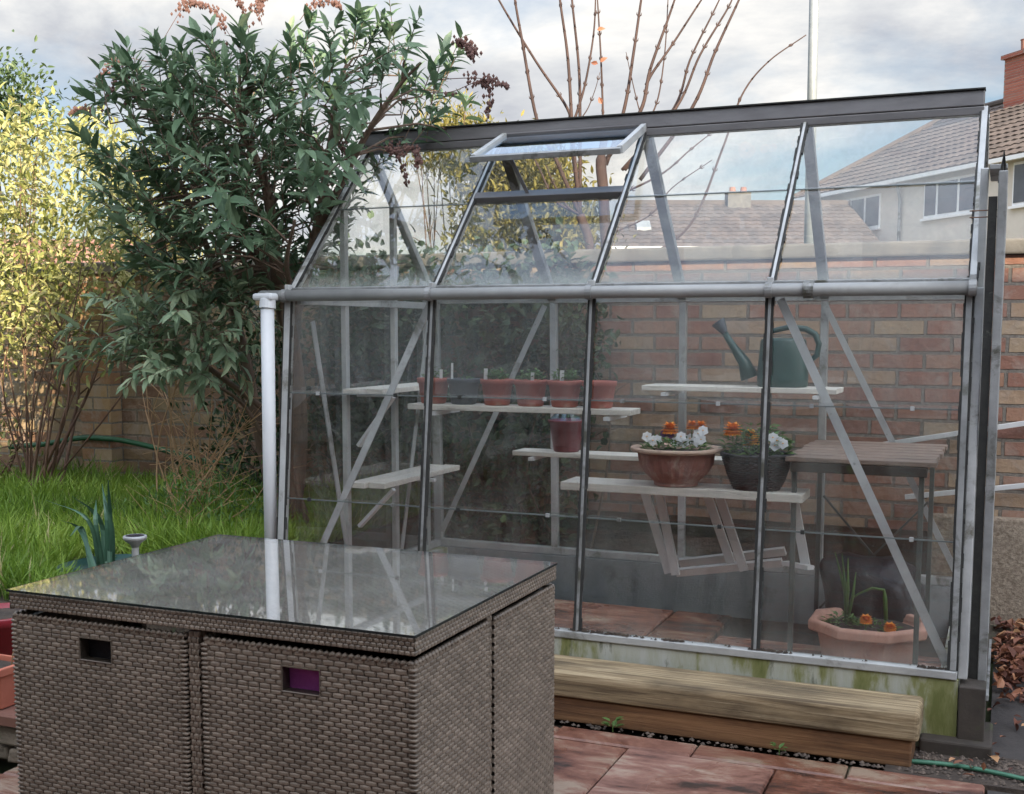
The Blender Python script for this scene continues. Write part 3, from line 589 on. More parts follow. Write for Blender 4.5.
MB().tube([(-0.056, -0.085, ZE-0.052), (-0.056, -0.082, ZE-0.025), (-0.060, -0.07, ZE-0.012)], [0.032, 0.031, 0.028], 18).build('pipe_socket', 'plastic_pipe', do)
MB().box((-0.112, -0.108, ZE-0.022), (-0.022, -0.020, ZE+0.006)).build('gutter_outlet', 'plastic_pipe', gh, bevel=0.010)
# sliding door on the right gable
XD = XR+0.058
dr = MB(); dr.hexa([(XR+0.036, -0.135, 0.19), (XR+0.052, -0.135, 0.19), (XR+0.052, -0.09, 0.19), (XR+0.036, -0.09, 0.19), (XR+0.001, 0.05, 1.82), (XR+0.016, 0.05, 1.82), (XR+0.016, 0.09, 1.82), (XR+0.001, 0.09, 1.82)])
MB().box((XR+0.004, 0.055, 0.20), (XR+0.028, 0.10, 1.80)).build('door_post', 'aluminium', gh, bevel=0.003)
MB().box((XR-0.012, 0.085, 0.24), (XR+0.004, 0.115, 1.50)).build('gable_bar', 'dull_aluminium', gh, bevel=0.002)
door = MB().box((XD, -0.065, 0.19), (XD+0.026, -0.03, 1.775)).build('sliding_door', 'dull_aluminium', gh, bevel=0.003)
MB().box((XD+0.002, 0.56, 0.20), (XD+0.024, 0.595, 1.775)).build('door_stile', 'aluminium', door, bevel=0.003)
for z_ in (0.20, 0.95, 1.75): MB().box((XD+0.004, -0.028, z_), (XD+0.022, 0.558, z_+0.03)).build('door_rail', 'aluminium', door, bevel=0.002)
for z0, z1 in ((0.23, 0.95), (0.98, 1.75)): MB().box((XD+0.011, -0.028, z0), (XD+0.014, 0.558, z1)).build('glass_pane', 'greenhouse_glass', door)
MB().box((XD-0.026, -0.058, 0.20), (XD-0.001, -0.028, 1.70)).build('gap_shade_strip', 'seal', door)  # black strip painted in for the dark gap at the door edge
MB().tube([(XD+.004, -0.05, 1.74), (XD+0.012, -0.05, 1.83), (XD+0.02, -0.045, 1.74)], 0.007, 8).build('door_hanger', 'seal', door)
MB().box((XR+0.03, -0.02, 1.785), (XR+0.082, 0.30, 1.80)).build('door_track', 'dull_aluminium', gh, bevel=0.002)
for z_ in (1.64, 1.66): MB().tube([(XR-0.02, -0.045, z_), (XD+0.01, -0.055, z_)], 0.002, 6).build('latch_rod', 'red_bark', gh)
MB().box((XD-0.03, -0.10, 0.155), (XD+0.035, 0.62, 0.175)).build('door_track', 'dull_aluminium', gh, bevel=0.002)
MB().box((XR-0.10, -0.20, -0.015), (XR+0.11, 0.05, 0.045)).build('base_block', 'damp_timber', gh, bevel=0.008)

# ------------------------------------------------------------------ sleepers
def sleeper(name, x0, x1, y0, y1, z0, z1, mat, label, rnd=0.012):
    n = 40; q = MB(); prof = [(0, 0), (1, 0), (1, 1), (0, 1)]
    o = tag(MB().box((x0, y0, z0), (x1, y1, z1)).build(name, mat), label, 'timber')
    b = o.modifiers.new('bevel', 'BEVEL'); b.width = rnd; b.segments = 3; return o
sleeper('timber_sleeper', 0.25, 2.372, -0.352, -0.170, -0.002, 0.080, 'brown_sleeper', 'dark reddish brown timber sleeper lying under the pale one', 0.006)
sleeper('timber_sleeper', 0.25, 2.392, -0.366, -0.168, 0.0825, 0.172, 'new_sleeper', 'pale new timber sleeper with rounded end, on top of the brown one', 0.014)

# ------------------------------------------------------------------ rattan set
def weave(mb, o, ud, vd_, w, h, sl=0.028, rh=0.0102, amp=0.0042, phase=0):
    """woven strands over a w x h rectangle starting at o; the strands stand proud of the panel"""
    o, ud, vd_ = (np.array(q, float) for q in (o, ud, vd_)); n = np.cross(ud, vd_)
    rows = max(1, round(h/rh)); rh = h/rows; NR = 4
    us = ((np.arange(int(w/sl*2)+2)[:, None]+np.array([0, .07, .16, .5, .84, .93])[None, :])*sl/2).reshape(-1); us = us[us < w-1e-4]; us = np.append(us, w)
    fr = np.array([0.02, 0.25, 0.75, 0.98]); vs = (np.arange(rows)[:, None]+fr[None, :]).reshape(-1)*rh
    rid = np.repeat(np.arange(rows), NR); ft = np.tile(fr, rows)
    Ug, Vg = np.meshgrid(us, vs); sf = Ug/sl + 0.5*(rid[:, None] % 2) + phase; fs = sf % 1.0; sid = np.floor(sf)
    sn = np.abs(np.sin(np.pi*fs)); ps = np.clip(sn/0.48, 0, 1)**0.5 - 0.9*(sn < 0.06); pt_ = np.sqrt(np.clip(1-(2*ft-1)**2*0.66, 0, 1))[:, None]
    hsh = np.modf(np.abs(np.sin(sid*12.9898+rid[:, None]*78.233)*43758.5453))[0]
    H = amp*(ps*1.3*pt_ - 0.75 + 0.14*(hsh-.5))
    P = o + Ug[..., None]*ud + Vg[..., None]*vd_ + H[..., None]*n
    ny, nx = Ug.shape; idx = np.arange(ny*nx).reshape(ny, nx)
    F = np.stack([idx[:-1, :-1], idx[:-1, 1:], idx[1:, 1:], idx[1:, :-1]], -1).reshape(-1, 4)
    T = hsh[:-1, :-1].reshape(-1)
    mb.add(P.reshape(-1, 3).tolist(), F.tolist(), T.tolist())
TX, TY, TW, TD, TZ = 0.496, -1.938, 1.045, 0.781, 0.70
XL, XRr, YFr, YBk = TX, TX+TW, TY, TY+TD
tb = thing('garden_table', 'brown rattan cube dining table with a glass top', 'table', (TX+TW/2, TY+TD/2, 0))
fr_ = MB()
weave(fr_, (XL, YFr, 0.662), (1, 0, 0), (0, 0, 1), TW, 0.037, 0.014, 0.0094)
weave(fr_, (XRr, YFr, 0.662), (0, 1, 0), (0, 0, 1), TD, 0.037, 0.014, 0.0094)
weave(fr_, (XL, YBk, 0.658), (0, -1, 0), (0, 0, 1), TD, 0.040, 0.0155, 0.0135)
weave(fr_, (XRr, YBk, 0.658), (-1, 0, 0), (0, 0, 1), TW, 0.040, 0.0155, 0.0135)
fr_.box((XL+.004, YFr+.004, 0.661), (XRr-.004, YBk-.004, 0.690), -1.2); fr_.build('apron', 'rattan', tb)  # core tinted near black to stand for shade behind the weave
tp = MB(); weave(tp, (XL+.002, YFr+.002, 0.696), (1, 0, 0), (0, 1, 0), TW-.004, TD-.004, 0.028, 0.0105, 0.003); tp.build('woven_top', 'rattan', tb)
gl_ = MB().box((XL-.003, YFr-.006, 0.7005), (XRr+.003, YBk+.003, 0.7055)).build('glass_top', 'table_glass', tb)
ge = MB()
for a, b in (((XL-.0035, YFr-.0075), (XRr+.0035, YFr-.0062)), ((XRr+.0032, YFr-.006), (XRr+.0045, YBk+.003)), ((XL-.0045, YFr-.006), (XL-.0032, YBk+.003)), ((XL-.003, YBk+.0032), (XRr+.003, YBk+.0045))): ge.box((a[0], a[1], 0.7003), (b[0], b[1], 0.7057))
ge.build('glass_edge', 'table_edge', gl_)
xm = 1.000
def leg(a, b, faces):
    q = MB()
    if 'f' in faces: weave(q, (a[0], a[1], 0), (1, 0, 0), (0, 0, 1), b[0]-a[0], 0.655, 0.014, 0.0135)
    if 'r' in faces: weave(q, (b[0], a[1], 0), (0, 1, 0), (0, 0, 1), b[1]-a[1], 0.655, 0.014, 0.0135)
    q.box((a[0]+.003, a[1]+.003, 0), (b[0]-.003, b[1]-.003, 0.655), -1.3); q.build('leg', 'rattan', tb)  # inner core carries painted shade, seen in gaps beside the leg
leg((0.9865, YFr+.013), (1.0145, YFr+.06), 'fr'); leg((XRr-.06, -1.566), (XRr-.011, -1.543), 'fr'); leg((XL+.01, -1.566), (XL+.06, -1.543), 'f'); leg((0.9875, YBk-.06), (1.0135, YBk-.014), 'r')
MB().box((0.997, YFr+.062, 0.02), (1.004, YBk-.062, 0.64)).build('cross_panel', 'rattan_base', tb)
def chair(x0, x1, y0, y1, front, hole, label, cushion, right=False, back=False):
    """box-backed cube chair; its back is the outer face (front = towards -y, else towards +y)"""
    c = thing('rattan_chair', label, 'chair', ((x0+x1)/2, (y0+y1)/2, 0), 'rattan chairs pushed in under the table')
    Hh = 0.641; q = MB()
    yb_, sgn = (y0, 1) if front else (y1, -1)
    if front:
        hx0, hx1, hz0, hz1 = hole
        weave(q, (x0, y0, 0.012), (1, 0, 0), (0, 0, 1), x1-x0, hz0-0.012)
        weave(q, (x0, y0, hz0), (1, 0, 0), (0, 0, 1), hx0-x0, hz1-hz0)
        weave(q, (hx1, y0, hz0), (1, 0, 0), (0, 0, 1), x1-hx1, hz1-hz0)
        weave(q, (x0, y0, hz1), (1, 0, 0), (0, 0, 1), x1-x0, Hh-hz1)
        T = 0.028
        for a, b in (((x0+.004, 0.02), (hx0, Hh-.004)), ((hx1, 0.02), (x1-.004, Hh-.004)), ((hx0, 0.02), (hx1, hz0)), ((hx0, hz1), (hx1, Hh-.004))): q.box((a[0], y0+.003, a[1]), (b[0], y0+T, b[1]), -1.4)  # backing tinted near black: shade between strands and chairs painted in
        q.tube([(hx0, y0-.001, hz0), (hx1, y0-.001, hz0), (hx1, y0-.001, hz1), (hx0, y0-.001, hz1), (hx0, y0-.001, hz0)], 0.0022, 5, tint=-.3)
    else:
        weave(q, (x1, y1, 0.012), (-1, 0, 0), (0, 0, 1), x1-x0, Hh-0.012); q.box((x0+.004, y1-.028, 0.02), (x1-.004, y1-.003, Hh-.004), -1.4)  # backing here has the same painted-in shade
    q.build('back_panel', 'rattan', c)
    for side in (0, 1):
        s_ = MB(); ya, yb2 = (y0, y1) if not front else (y0, y1)
        if side == 1 and right: weave(s_, (x1, ya, 0.012), (0, 1, 0), (0, 0, 1), yb2-ya, Hh-0.012, phase=.5)
        if side == 0 and right == False and front: weave(s_, (x0, yb2, 0.012), (0, -1, 0), (0, 0, 1), yb2-ya, Hh-0.012, phase=.5)
        i0, i1 = (y0+.0285, y1-.004) if front else (y0+.004, y1-.0285)
        if side: s_.box((x1-.028, i0, 0.02), (x1-.004, i1, Hh-.004), -1.4)  # side backing painted near black, as the shade in the slits
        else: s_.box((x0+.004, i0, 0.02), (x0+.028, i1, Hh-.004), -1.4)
        s_.build('side_panel', 'rattan', c)
    # strands that wrap round the outer corners of the back
    if front:
        for cx, sg in ((x0, -1), (x1, 1)):
            cw = MB(); zz = 0.018
            while zz < Hh-.008:
                j = random.uniform(-.0006, .0006); cw.tube([(cx-sg*.011, y0-.0012, zz), (cx-sg*.003, y0-.0018+j, zz), (cx+sg*.0016, y0-.0008+j, zz), (cx+sg*.0020, y0+.003, zz), (cx+sg*.0012, y0+.011, zz)], [.0034, .0040, .0040, .0040, .0034], 6, tint=random.random())
                zz += .0102
            cw.build('corner_wrap', 'rattan', c, smooth=True)
    # rolled top edge
    t_ = MB(); n = int((x1-x0)/0.0155)
    ey = y0 if front else y1
    pts = [(x0+.002, (y1 if front else y0), Hh), (x0+.002, ey+.002*sgn, Hh), (x1-.002, ey+.002*sgn, Hh), (x1-.002, (y1 if front else y0), Hh)]
    for a, b in zip(pts[:-1], pts[1:]):
        a, b = Vector(a), Vector(b); d = b-a; k_ = max(1, int(d.length/0.0145)); dd = d/k_; up = Vector((0, 0, 1)); sd = d.normalized().cross(up)
        for i in range(k_):
            p_ = a+dd*(i+.06); e_ = a+dd*(i+.94); t_.tube([p_-sd*-.002, (p_+e_)/2+up*.003, e_-sd*.002], [.0045, .0068, .0045], 6, tint=random.random())
    t_.build('top_edge', 'rattan', c, smooth=True)
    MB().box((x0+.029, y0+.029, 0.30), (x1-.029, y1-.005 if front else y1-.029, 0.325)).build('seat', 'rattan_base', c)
    if cushion:
        MB().box((x0+.05, (y0+.034 if front else y0+.01), 0.33), (x1-.05, (y0+.085 if front else y1-.034), 0.612)).build('cushion', cushion, c, bevel=0.012)
    for fx in (x0+.03, x1-.03): MB().tube([(fx, y0+.05, 0.0), (fx, y0+.05, 0.02)], 0.012, 8).build('foot', 'seal', c)
    return c
chair(0.494, 0.979, -1.929, -1.570, True, (0.689, 0.780, 0.559, 0.611), 'brown rattan chair with an empty dark handhold, left half of the front', 'dark_cloth')  # near-black block behind the handhold stands in for the shade inside
chair(1.0285, 1.5345, -1.929, -1.571, True, (1.226, 1.318, 0.552, 0.606), 'brown rattan chair with purple cushion showing in its handhold', 'purple_cloth', True)
chair(1.0285, 1.5345, -1.538, -1.150, False, None, 'brown rattan chair at the far corner nearest the greenhouse step', None, True)

# ------------------------------------------------------------------ shelves inside the greenhouse
def shelf(label, a, b, z, th_=0.022, boards=1, brackets=None, legs=None):
    (x0, y0), (x1, y1) = a, b
    t = thing('plant_shelf', label, 'shelf', ((x0+x1)/2, (y0+y1)/2, z), 'wooden shelves inside the greenhouse')
    along_x = (x1-x0) > (y1-y0)
    for i in range(boards):
        if along_x:
            h = (y1-y0)/boards; j = random.uniform(-.012, .012); MB().box((x0+j, y0+h*i+.003, z-th_), (x1+j, y0+h*(i+1)-.003, z)).build('board', 'shelf_wood', t, bevel=0.003)
        else:
            h = (x1-x0)/boards; j = random.uniform(-.03, .03); MB().box((x0+h*i+.003, y0+j, z-th_), (x0+h*(i+1)-.003, y1+j, z)).build('board', 'shelf_wood', t, bevel=0.003)
    for p0, p1 in (brackets or []): MB().bar(p0, p1, 0.022, 0.014, (0.3, 0.9, 0)).build('bracket', 'white_frame', t)
    for p0, p1 in (legs or []): MB().bar(p0, p1, 0.034, 0.016, (1, 0, 0)).build('leg', 'white_frame', t)
    return t
z = 1.003
shelf('weathered plank shelf carrying the row of small pots', (0.37, 0.235), (1.300, 0.375), z, 0.022, 1, [((0.50, .22, z-.035), (0.50, .45, z-.035)), ((1.22, .22, z-.035), (1.22, .45, z-.035))])
shelf('weathered plank shelf across the left end wall at pot height', (0.03, 0.34), (0.20, 1.05), 1.052, 0.022, 2, [((0.03, .45, 1.02), (0.20, .45, 1.02)), ((0.03, .45, .80), (0.20, .45, 1.015))])
shelf('weathered plank shelf low across the left end wall', (0.03, 0.36), (0.20, 1.10), 0.655, 0.024, 2, [((0.03, .80, .62), (0.22, .80, .62)), ((0.03, .45, .45), (0.20, .45, .62))])
z = 0.785
shelf('plank shelf with the maroon pot, half hidden behind the flower bowl', (0.665, 0.66), (1.78, 0.80), z, 0.020, 1, [((0.75, .64, z-.03), (0.75, .86, z-.03)), ((1.35, .64, z-.03), (1.35, .86, z-.03))])
z = 0.695
shelf('low front plank shelf carrying the flower bowl and the dark basket', (0.954, 0.43), (1.905, 0.62), z, 0.032, 1, None,
      [((1.225, .70, z-.035), (1.335, .72, .30)), ((1.30, .66, z-.035), (1.37, .70, .30)), ((1.485, .70, z-.035), (1.60, .72, .34)), ((1.545, .66, z-.035), (1.65, .70, .34)), ((1.36, .74, .30), (1.80, .70, .385)), ((1.36, .80, .33), (1.80, .76, .42)), ((1.86, .56, z-.035), (1.905, .60, .40)), ((1.82, .64, .395), (1.93, .56, .40))])
z = 1.062
shelf('high back plank shelf with the green watering can', (1.150, 0.93), (1.965, 1.13), z, 0.022, 2, [((1.25, .90, z-.035), (1.25, 1.20, z-.035)), ((1.88, .90, z-.035), (1.88, 1.20, z-.035))])
# slatted bench
bt = thing('potting_table', 'dark slatted wooden potting table at the right end of the greenhouse', 'table', (2.1, 0.8, 0.05))
x0, x1, y0, y1, z = 1.842, 2.372, 0.44, 1.20, 0.832
for i in range(7):
    h = (y1-y0)/7; a = y0+h*i; j = random.uniform(-.008, .008)
    MB().box((x0+j, a+.010, z-.018), (x1+j, a+h-.010, z)).build('slat', 'table_slat_wood', bt, bevel=0.003)
MB().box((x0+.02, y0+.01, z-.055), (x1-.03, y0+.03, z-.02)).build('rail', 'damp_timber', bt, bevel=0.003)
MB().box((x0+.02, y1-.03, z-.055), (x1-.03, y1-.01, z-.02)).build('rail', 'damp_timber', bt, bevel=0.003)
for lx, ly in ((x0+.03, y0+.05), (x1-.05, y0+.05), (x0+.03, y1-.05), (x1-.05, y1-.05)):
    MB().bar((lx, ly, z-.02), (lx, ly, 0.045), 0.018, 0.020, (1, 0, 0)).build('leg', 'dark_leg', bt, bevel=0.002)
MB().bar((x0+.05, y1-.07, 0.60), (x1-.06, y1-.07, 0.12), 0.012, 0.008, (0, 1, 0)).build('brace', 'dark_leg', bt)
MB().bar((x1-.06, y1-.085, 0.60), (x0+.05, y1-.085, 0.12), 0.012, 0.008, (0, 1, 0)).build('brace', 'dark_leg', bt)
# black sack under the bench
def blob(cx, cy, z0, sx, sy, sz, seed, sub=4, lum=0.12, flat=0.0):
    rr = random.Random(seed); bm = bmesh.new(); bmesh.ops.create_icosphere(bm, subdivisions=sub, radius=1.0); ph = [rr.uniform(0, 6) for _ in range(9)]
    for v in bm.verts:
        x, y, zz = v.co; k = 1+lum*(math.sin(3*x+ph[0])*math.sin(2.5*y+ph[1])+.6*math.sin(5*zz+ph[2]+2*x)+.4*math.sin(9*x+ph[3])*math.sin(8*zz+ph[4]))
        f = lambda q: math.copysign(abs(q)**0.62, q)
        v.co = (cx+f(x)*sx*k, cy+f(y)*sy*k, z0+max((f(zz)*k+.96)*sz, 0.0))
    q = MB(); bm.verts.ensure_lookup_table(); q.add([v.co for v in bm.verts], [tuple(v.index for v in f.verts) for f in bm.faces]); bm.free(); return q
o = blob(2.12, 0.96, 0.02, 0.20, 0.13, 0.19, 9, lum=0.14).build('compost_sack', 'black_bag', smooth=True); tag(o, 'slumped black plastic compost sack under the slatted table', 'sack')

# ------------------------------------------------------------------ pots
def pot(name, label, cat, c, r0, r1, h, mat, rim=0.010, rimh=0.02, group=None, soil=True):
    t = thing(name, label, cat, c, group)
    prof = [(r0*.9, 0), (r0, 0.004), (r1*.93, h-rimh), (r1, h-rimh+.001), (r1*1.03, h-.003), (r1*1.01, h), (r1*.93, h), (r1*.90, h-.018), (r1*.5, h-.017)]
    MB().lathe(prof, c, 32).build('body', mat, t, smooth=False)
    for p_ in t.children[0].data.polygons: p_.use_smooth = len(p_.vertices) == 4
    if soil: MB().lathe([(r1*.91, h-.016), (r1*.6, h-.012), (r1*.2, h-.010)], c, 20).build('soil', 'soil', t)
    return t
def seedlings(t, c, n, spread, hmax, mat='seedling_leaf', L=0.022, name='seedlings'):
    q = MB(); P = []; D = []
    for i in range(n):
        a = random.uniform(0, 6.28); r_ = spread*math.sqrt(random.random()); b = Vector((c[0]+r_*math.cos(a), c[1]+r_*math.sin(a), c[2])); hh = random.uniform(.4, 1)*hmax
        tip = b+Vector((random.gauss(0, .006), random.gauss(0, .006), hh)); q.tube([b, tip], .0009, 4, tint=.3)
        for j in range(4):
            P.append(b.lerp(tip, .5+.5*j/3)); an = random.uniform(0, 6.28); D.append((math.cos(an), math.sin(an), .5))
    q.leaves(P, D, np.tile([0, 0, 1.0], (len(P), 1))+0.01, L*(0.6+.6*RNG.random(len(P))), L*.45, 0.2); return q.build(name, mat, t)
def plant_label(t, p, h=0.045, wd=0.011):
    p = Vector(p); h *= 1.25; wd *= 1.2; MB().hexa([p+Vector((-wd/2, 0, 0)), p+Vector((wd/2, 0, 0)), p+Vector((wd/2, .0012, 0)), p+Vector((-wd/2, .0012, 0)), p+Vector((-wd/2+.003, -.003, h)), p+Vector((wd/2+.003, -.003, h)), p+Vector((wd/2+.003, -.0018, h)), p+Vector((-wd/2+.003, -.0018, h))]).build('plant_label', 'white_plastic', t)
PX = [(0.463, 'red_pot', 'small terracotta pot at the left end of the pot shelf, beside the grey pot\'s neighbour'), (0.597, 'grey_plastic', ''), (0.742, 'red_pot', ''), (0.884, 'red_pot', ''), (1.025, 'red_pot', ''), (1.165, 'red_pot', '')]
LAB = ['small red pot standing at the left end of the pot shelf', 'dark grey small pot standing between two red pots', 'small red pot with a white label, just right of the grey pot',
       'small red pot with many pale shoots, in the middle of the shelf row', 'small red pot with leafy seedlings, above the maroon pot', 'bare red pot at the right end of the pot shelf, no seedlings showing']
for i, (x, mt, _) in enumerate(PX):
    r1 = 0.0655; c = (x, 0.305, 1.0035); t = pot('flower_pot', LAB[i], 'pot', c, 0.050, r1, 0.102, mt, group='small pots in a row on the shelf')
    cz = (x, 0.305, 1.09)
    if i in (0, 2, 3, 4): seedlings(t, cz, 12 if i == 0 else 22, .05, .055, L=.028)
    if i == 1: seedlings(t, cz, 3, .04, .025); plant_label(t, (x-.045, .29, 1.085), .065, .008)
    if i == 0: plant_label(t, (x+.045, .28, 1.085))
    if i == 2: plant_label(t, (x-.035, .27, 1.085), .05, .013)
    if i == 3: plant_label(t, (x+.02, .27, 1.085), .04, .012)
    if i == 4: plant_label(t, (x+.0, .27, 1.085), .048, .014)
t = pot('flower_pot', 'deep maroon plastic pot alone on the second shelf', 'pot', (0.88, 0.725, 0.7855), 0.055, 0.078, 0.135, 'maroon_plastic', rimh=.012); seedlings(t, (0.88, .725, .91), 5, .05, .05)
MB().lathe([(0.078, 0), (0.080, .004), (0.05, .035), (0.02, .05)], (0.88, .725, .912), 20).build('cloche', 'clean_glass', t)
# fluted bowl
BW = (1.412, 0.515, 0.6955)
t = thing('flower_bowl', 'wide fluted terracotta bowl of white and orange flowers on the low shelf', 'planter', BW)
fl = lambda a, zz: 0.032*math.cos(26*a) if 0.02 < zz < 0.12 else 0.0
MB().lathe([(.075, 0), (.085, .003), (.085, .012), (.090, .02), (.120, .05), (.140, .085), (.150, .125), (.152, .130)], BW, 104, fl).build('body', 'weathered_bowl', t)
MB().lathe([(.150, .130), (.178, .135), (.182, .142), (.180, .148), (.160, .150), (.146, .143), (.140, .125), (.07, .122)], BW, 48, lambda a, zz: .012*math.sin(5*a)).build('rim', 'bowl_rim', t)
MB().lathe([(.142, .126), (.08, .132), (.02, .136)], BW, 20).build('soil', 'soil', t)
def foliage_mound(t, c, r_, h, n, mat='bedding_leaf', L=.03, sq=.7):
    q = MB(); P = []; D = []
    for i in range(n):
        a = random.uniform(0, 6.28); rr = r_*math.sqrt(random.random()); P.append((c[0]+rr*math.cos(a), c[1]+rr*math.sin(a)*sq, c[2]+random.random()*h*(1-.6*(rr/r_)**2))); D.append((math.cos(a)+random.gauss(0, .5), math.sin(a)+random.gauss(0, .5), random.uniform(.1, .9)))
    q.leaves(P, D, np.tile([0, 0, 1.0], (n, 1))+RNG.normal(size=(n, 3))*.2, L*(.6+.7*RNG.random(n)), L*.4, .25); return q.build('leaves', mat, t)
def marigold(t, c, r_, mat='orange_petal'):
    r_ *= .76; q = MB(); P = []; D = []; T = []
    for ring in range(5):
        k_ = 5+ring*4
        for j in range(k_):
            a = 6.283*j/k_+ring*.4; el = 1.30-ring*.34; P.append((c[0]+.2*r_*math.cos(a), c[1]+.2*r_*math.sin(a), c[2]-r_*.15*ring*.6)); D.append((math.cos(a)*math.cos(el), math.sin(a)*math.cos(el), math.sin(el)+.1)); T.append(random.random())
    n = len(P); q.leaves(P, D, np.tile([0.01, 0.02, 1.0], (n, 1)), r_*1.05, r_*.95, .45, T, .12)
    o = q.build('marigold', mat, t); MB().tube([(c[0], c[1], c[2]-.05), (c[0], c[1], c[2]-r_*.2)], .0022, 5, tint=.2).build('stalk', 'seedling_leaf', o); return o
def pansy(t, c, r_, face, mat='white_petal'):
    q = MB(); f = Vector(face).normalized(); u = Vector((0, 0, 1)); u = (u-f*u.dot(f)).normalized(); s_ = u.cross(f); P = []; D = []; Nn = []
    for a in (0.7, 2.4, 3.4, 4.71, 5.95, 1.57):
        d = (s_*math.cos(a)+u*math.sin(a))*1.0+f*.12; P.append(tuple(Vector(c)+f*random.uniform(0, .003))); D.append(tuple(d)); Nn.append(tuple(f))
    q.leaves(P, D, Nn, r_, r_*1.15, .1, None, .04); o = q.build('pansy', mat, t)
    MB().lathe([(r_*.16, 0), (r_*.12, .003)], tuple(Vector(c)+f*.006), 8).build('eye', 'amber_petal', o); return o
foliage_mound(t, (BW[0], BW[1], BW[2]+.135), .14, .06, 240)
tc_ = Vector(CAM)
def yp(u_, v_, y):     # where things sit in the display, measured on the shelf's own plane
    d = RT*((u_-512)/FOC) + UP*((450-v_)/FOC) + FW; k_ = (y-CAM[1])/d[1]; return Vector(CAM+d*k_)
for u_, v_, s_, mt in ((670, 428, .036, 'orange_petal'), (692, 425, .026, 'orange_petal'), (701, 425, .025, 'orange_petal')): marigold(t, yp(u_, v_, .50), s_, mt)
for u_, v_ in ((647, 437), (653, 441), (657, 440), (681, 437), (676, 442), (684, 443), (690, 439), (698, 434), (701, 440), (697, 442), (703, 431)): pansy(t, yp(u_, v_, .44+random.uniform(0, .06)), .022, (.2, -1, .35))
for u_, v_ in ((664, 434), (671, 435)): pansy(t, yp(u_, v_, .49), .016, (.2, -1, .35), 'violet_petal')
# dark basket
BK = (1.725, 0.525, 0.6955)
t = thing('wicker_basket', 'dark woven basket planted with marigolds on the low shelf', 'planter', BK)
q = MB(); nst = 24
for k_ in range(17):
    zz = .004+.130*k_/16; r_ = .082+.050*(k_/16)**.8; pts = []
    for j in range(nst*2+1):
        a = 6.2832*j/(nst*2); w_ = .0045*(1 if (j+k_) % 2 else -1)*(1 if j % 2 else 1); pts.append((BK[0]+(r_+w_)*math.cos(a), BK[1]+(r_+w_)*math.sin(a)*.92, BK[2]+zz+.0015*math.sin(3*a+k_)))
    q.tube(pts, .0042 if k_ < 16 else .007, 5, tint=random.random())
q.build('weave', 'dark_wicker', t, smooth=True)
MB().lathe([(.076, .002), (.122, .120), (.118, .124), (.05, .126)], BK, 24).build('liner', 'dark_cloth', t)
foliage_mound(t, (BK[0], BK[1], BK[2]+.125), .125, .135, 380, L=.036)
for u_, v_, s_, mt in ((733, 429, .040, 'orange_petal'), (751, 434, .026, 'amber_petal'), (753, 440, .028, 'amber_petal'), (748, 442, .022, 'amber_petal')): marigold(t, yp(u_, v_, .49), s_, mt)
for u_, v_ in ((773, 438), (775, 446), (783, 444), (777, 441)): pansy(t, yp(u_, v_, .46), .022, (.1, -1, .3))
# octagonal planter on the floor
OC = (2.135, 0.70, 0.045)
t = thing('octagonal_planter', 'pink clay octagonal planter on the greenhouse floor with spring onion leaves', 'planter', OC)
def octa(prof, c, sx=.235, rot=.39): 
    q = MB(); vs = []; n = 8
    for r_, zz in prof:
        for j in range(n):
            a = rot+6.2832*j/n; vs.append((c[0]+sx*r_*math.cos(a), c[1]+sx*r_*.98*math.sin(a), c[2]+zz))
    k_ = len(prof); q.add(vs, [(i*n+j, i*n+(j+1) % n, (i+1)*n+(j+1) % n, (i+1)*n+j) for i in range(k_-1) for j in range(n)]+[tuple(range(n-1, -1, -1)), tuple((k_-1)*n+j for j in range(n))]); return q
octa([(.74, 0), (.76, .004), (.84, .098), (.84, .10)], OC).build('body', 'planter_clay', t, bevel=.004)
octa([(.86, .098), (.98, .102), (1.0, .110), (1.0, .138), (.97, .145), (.86, .145), (.82, .125), (.82, .110)], OC).build('rim', 'planter_clay', t, bevel=.005)
octa([(.83, .104), (.7, .118), (.3, .122)], OC).build('soil', 'soil', t)
q = MB()
def blade(q, p, pts, w_, tint): q.tube([p]+pts, [w_]*(len(pts))+[w_*.25], 7, tint=tint)
b0 = yp(846, 616, .66)
for u_, v_ in ((835, 552), (842, 553), (848, 558), (856, 572)):
    e = yp(u_, v_, .66); st_ = b0+Vector((random.gauss(0, .012), random.gauss(0, .01), -.02)); blade(q, st_, [st_.lerp(e, .5)+Vector((.004, 0, 0)), e], .0065, random.random())
s2 = yp(886, 620, .68); a_ = [s2, yp(885, 598, .68), yp(884, 590, .68), yp(872, 588, .68), yp(858, 594, .68), yp(848, 602, .68)]; q.tube(a_, [.008, .0085, .006, .005, .004, .002], 7, tint=.6)
q.build('onion_leaves', 'seedling_leaf', t, smooth=True)
foliage_mound(t, (OC[0]-.10, OC[1]-.03, OC[2]+.118), .07, .05, 90, 'seedling_leaf', .03); foliage_mound(t, (OC[0]+.02, OC[1]-.05, OC[2]+.118), .09, .035, 90, 'bedding_leaf', .025)
for u_, v_ in ((866, 619), (890, 627)): marigold(t, yp(u_, v_, .60), .026)
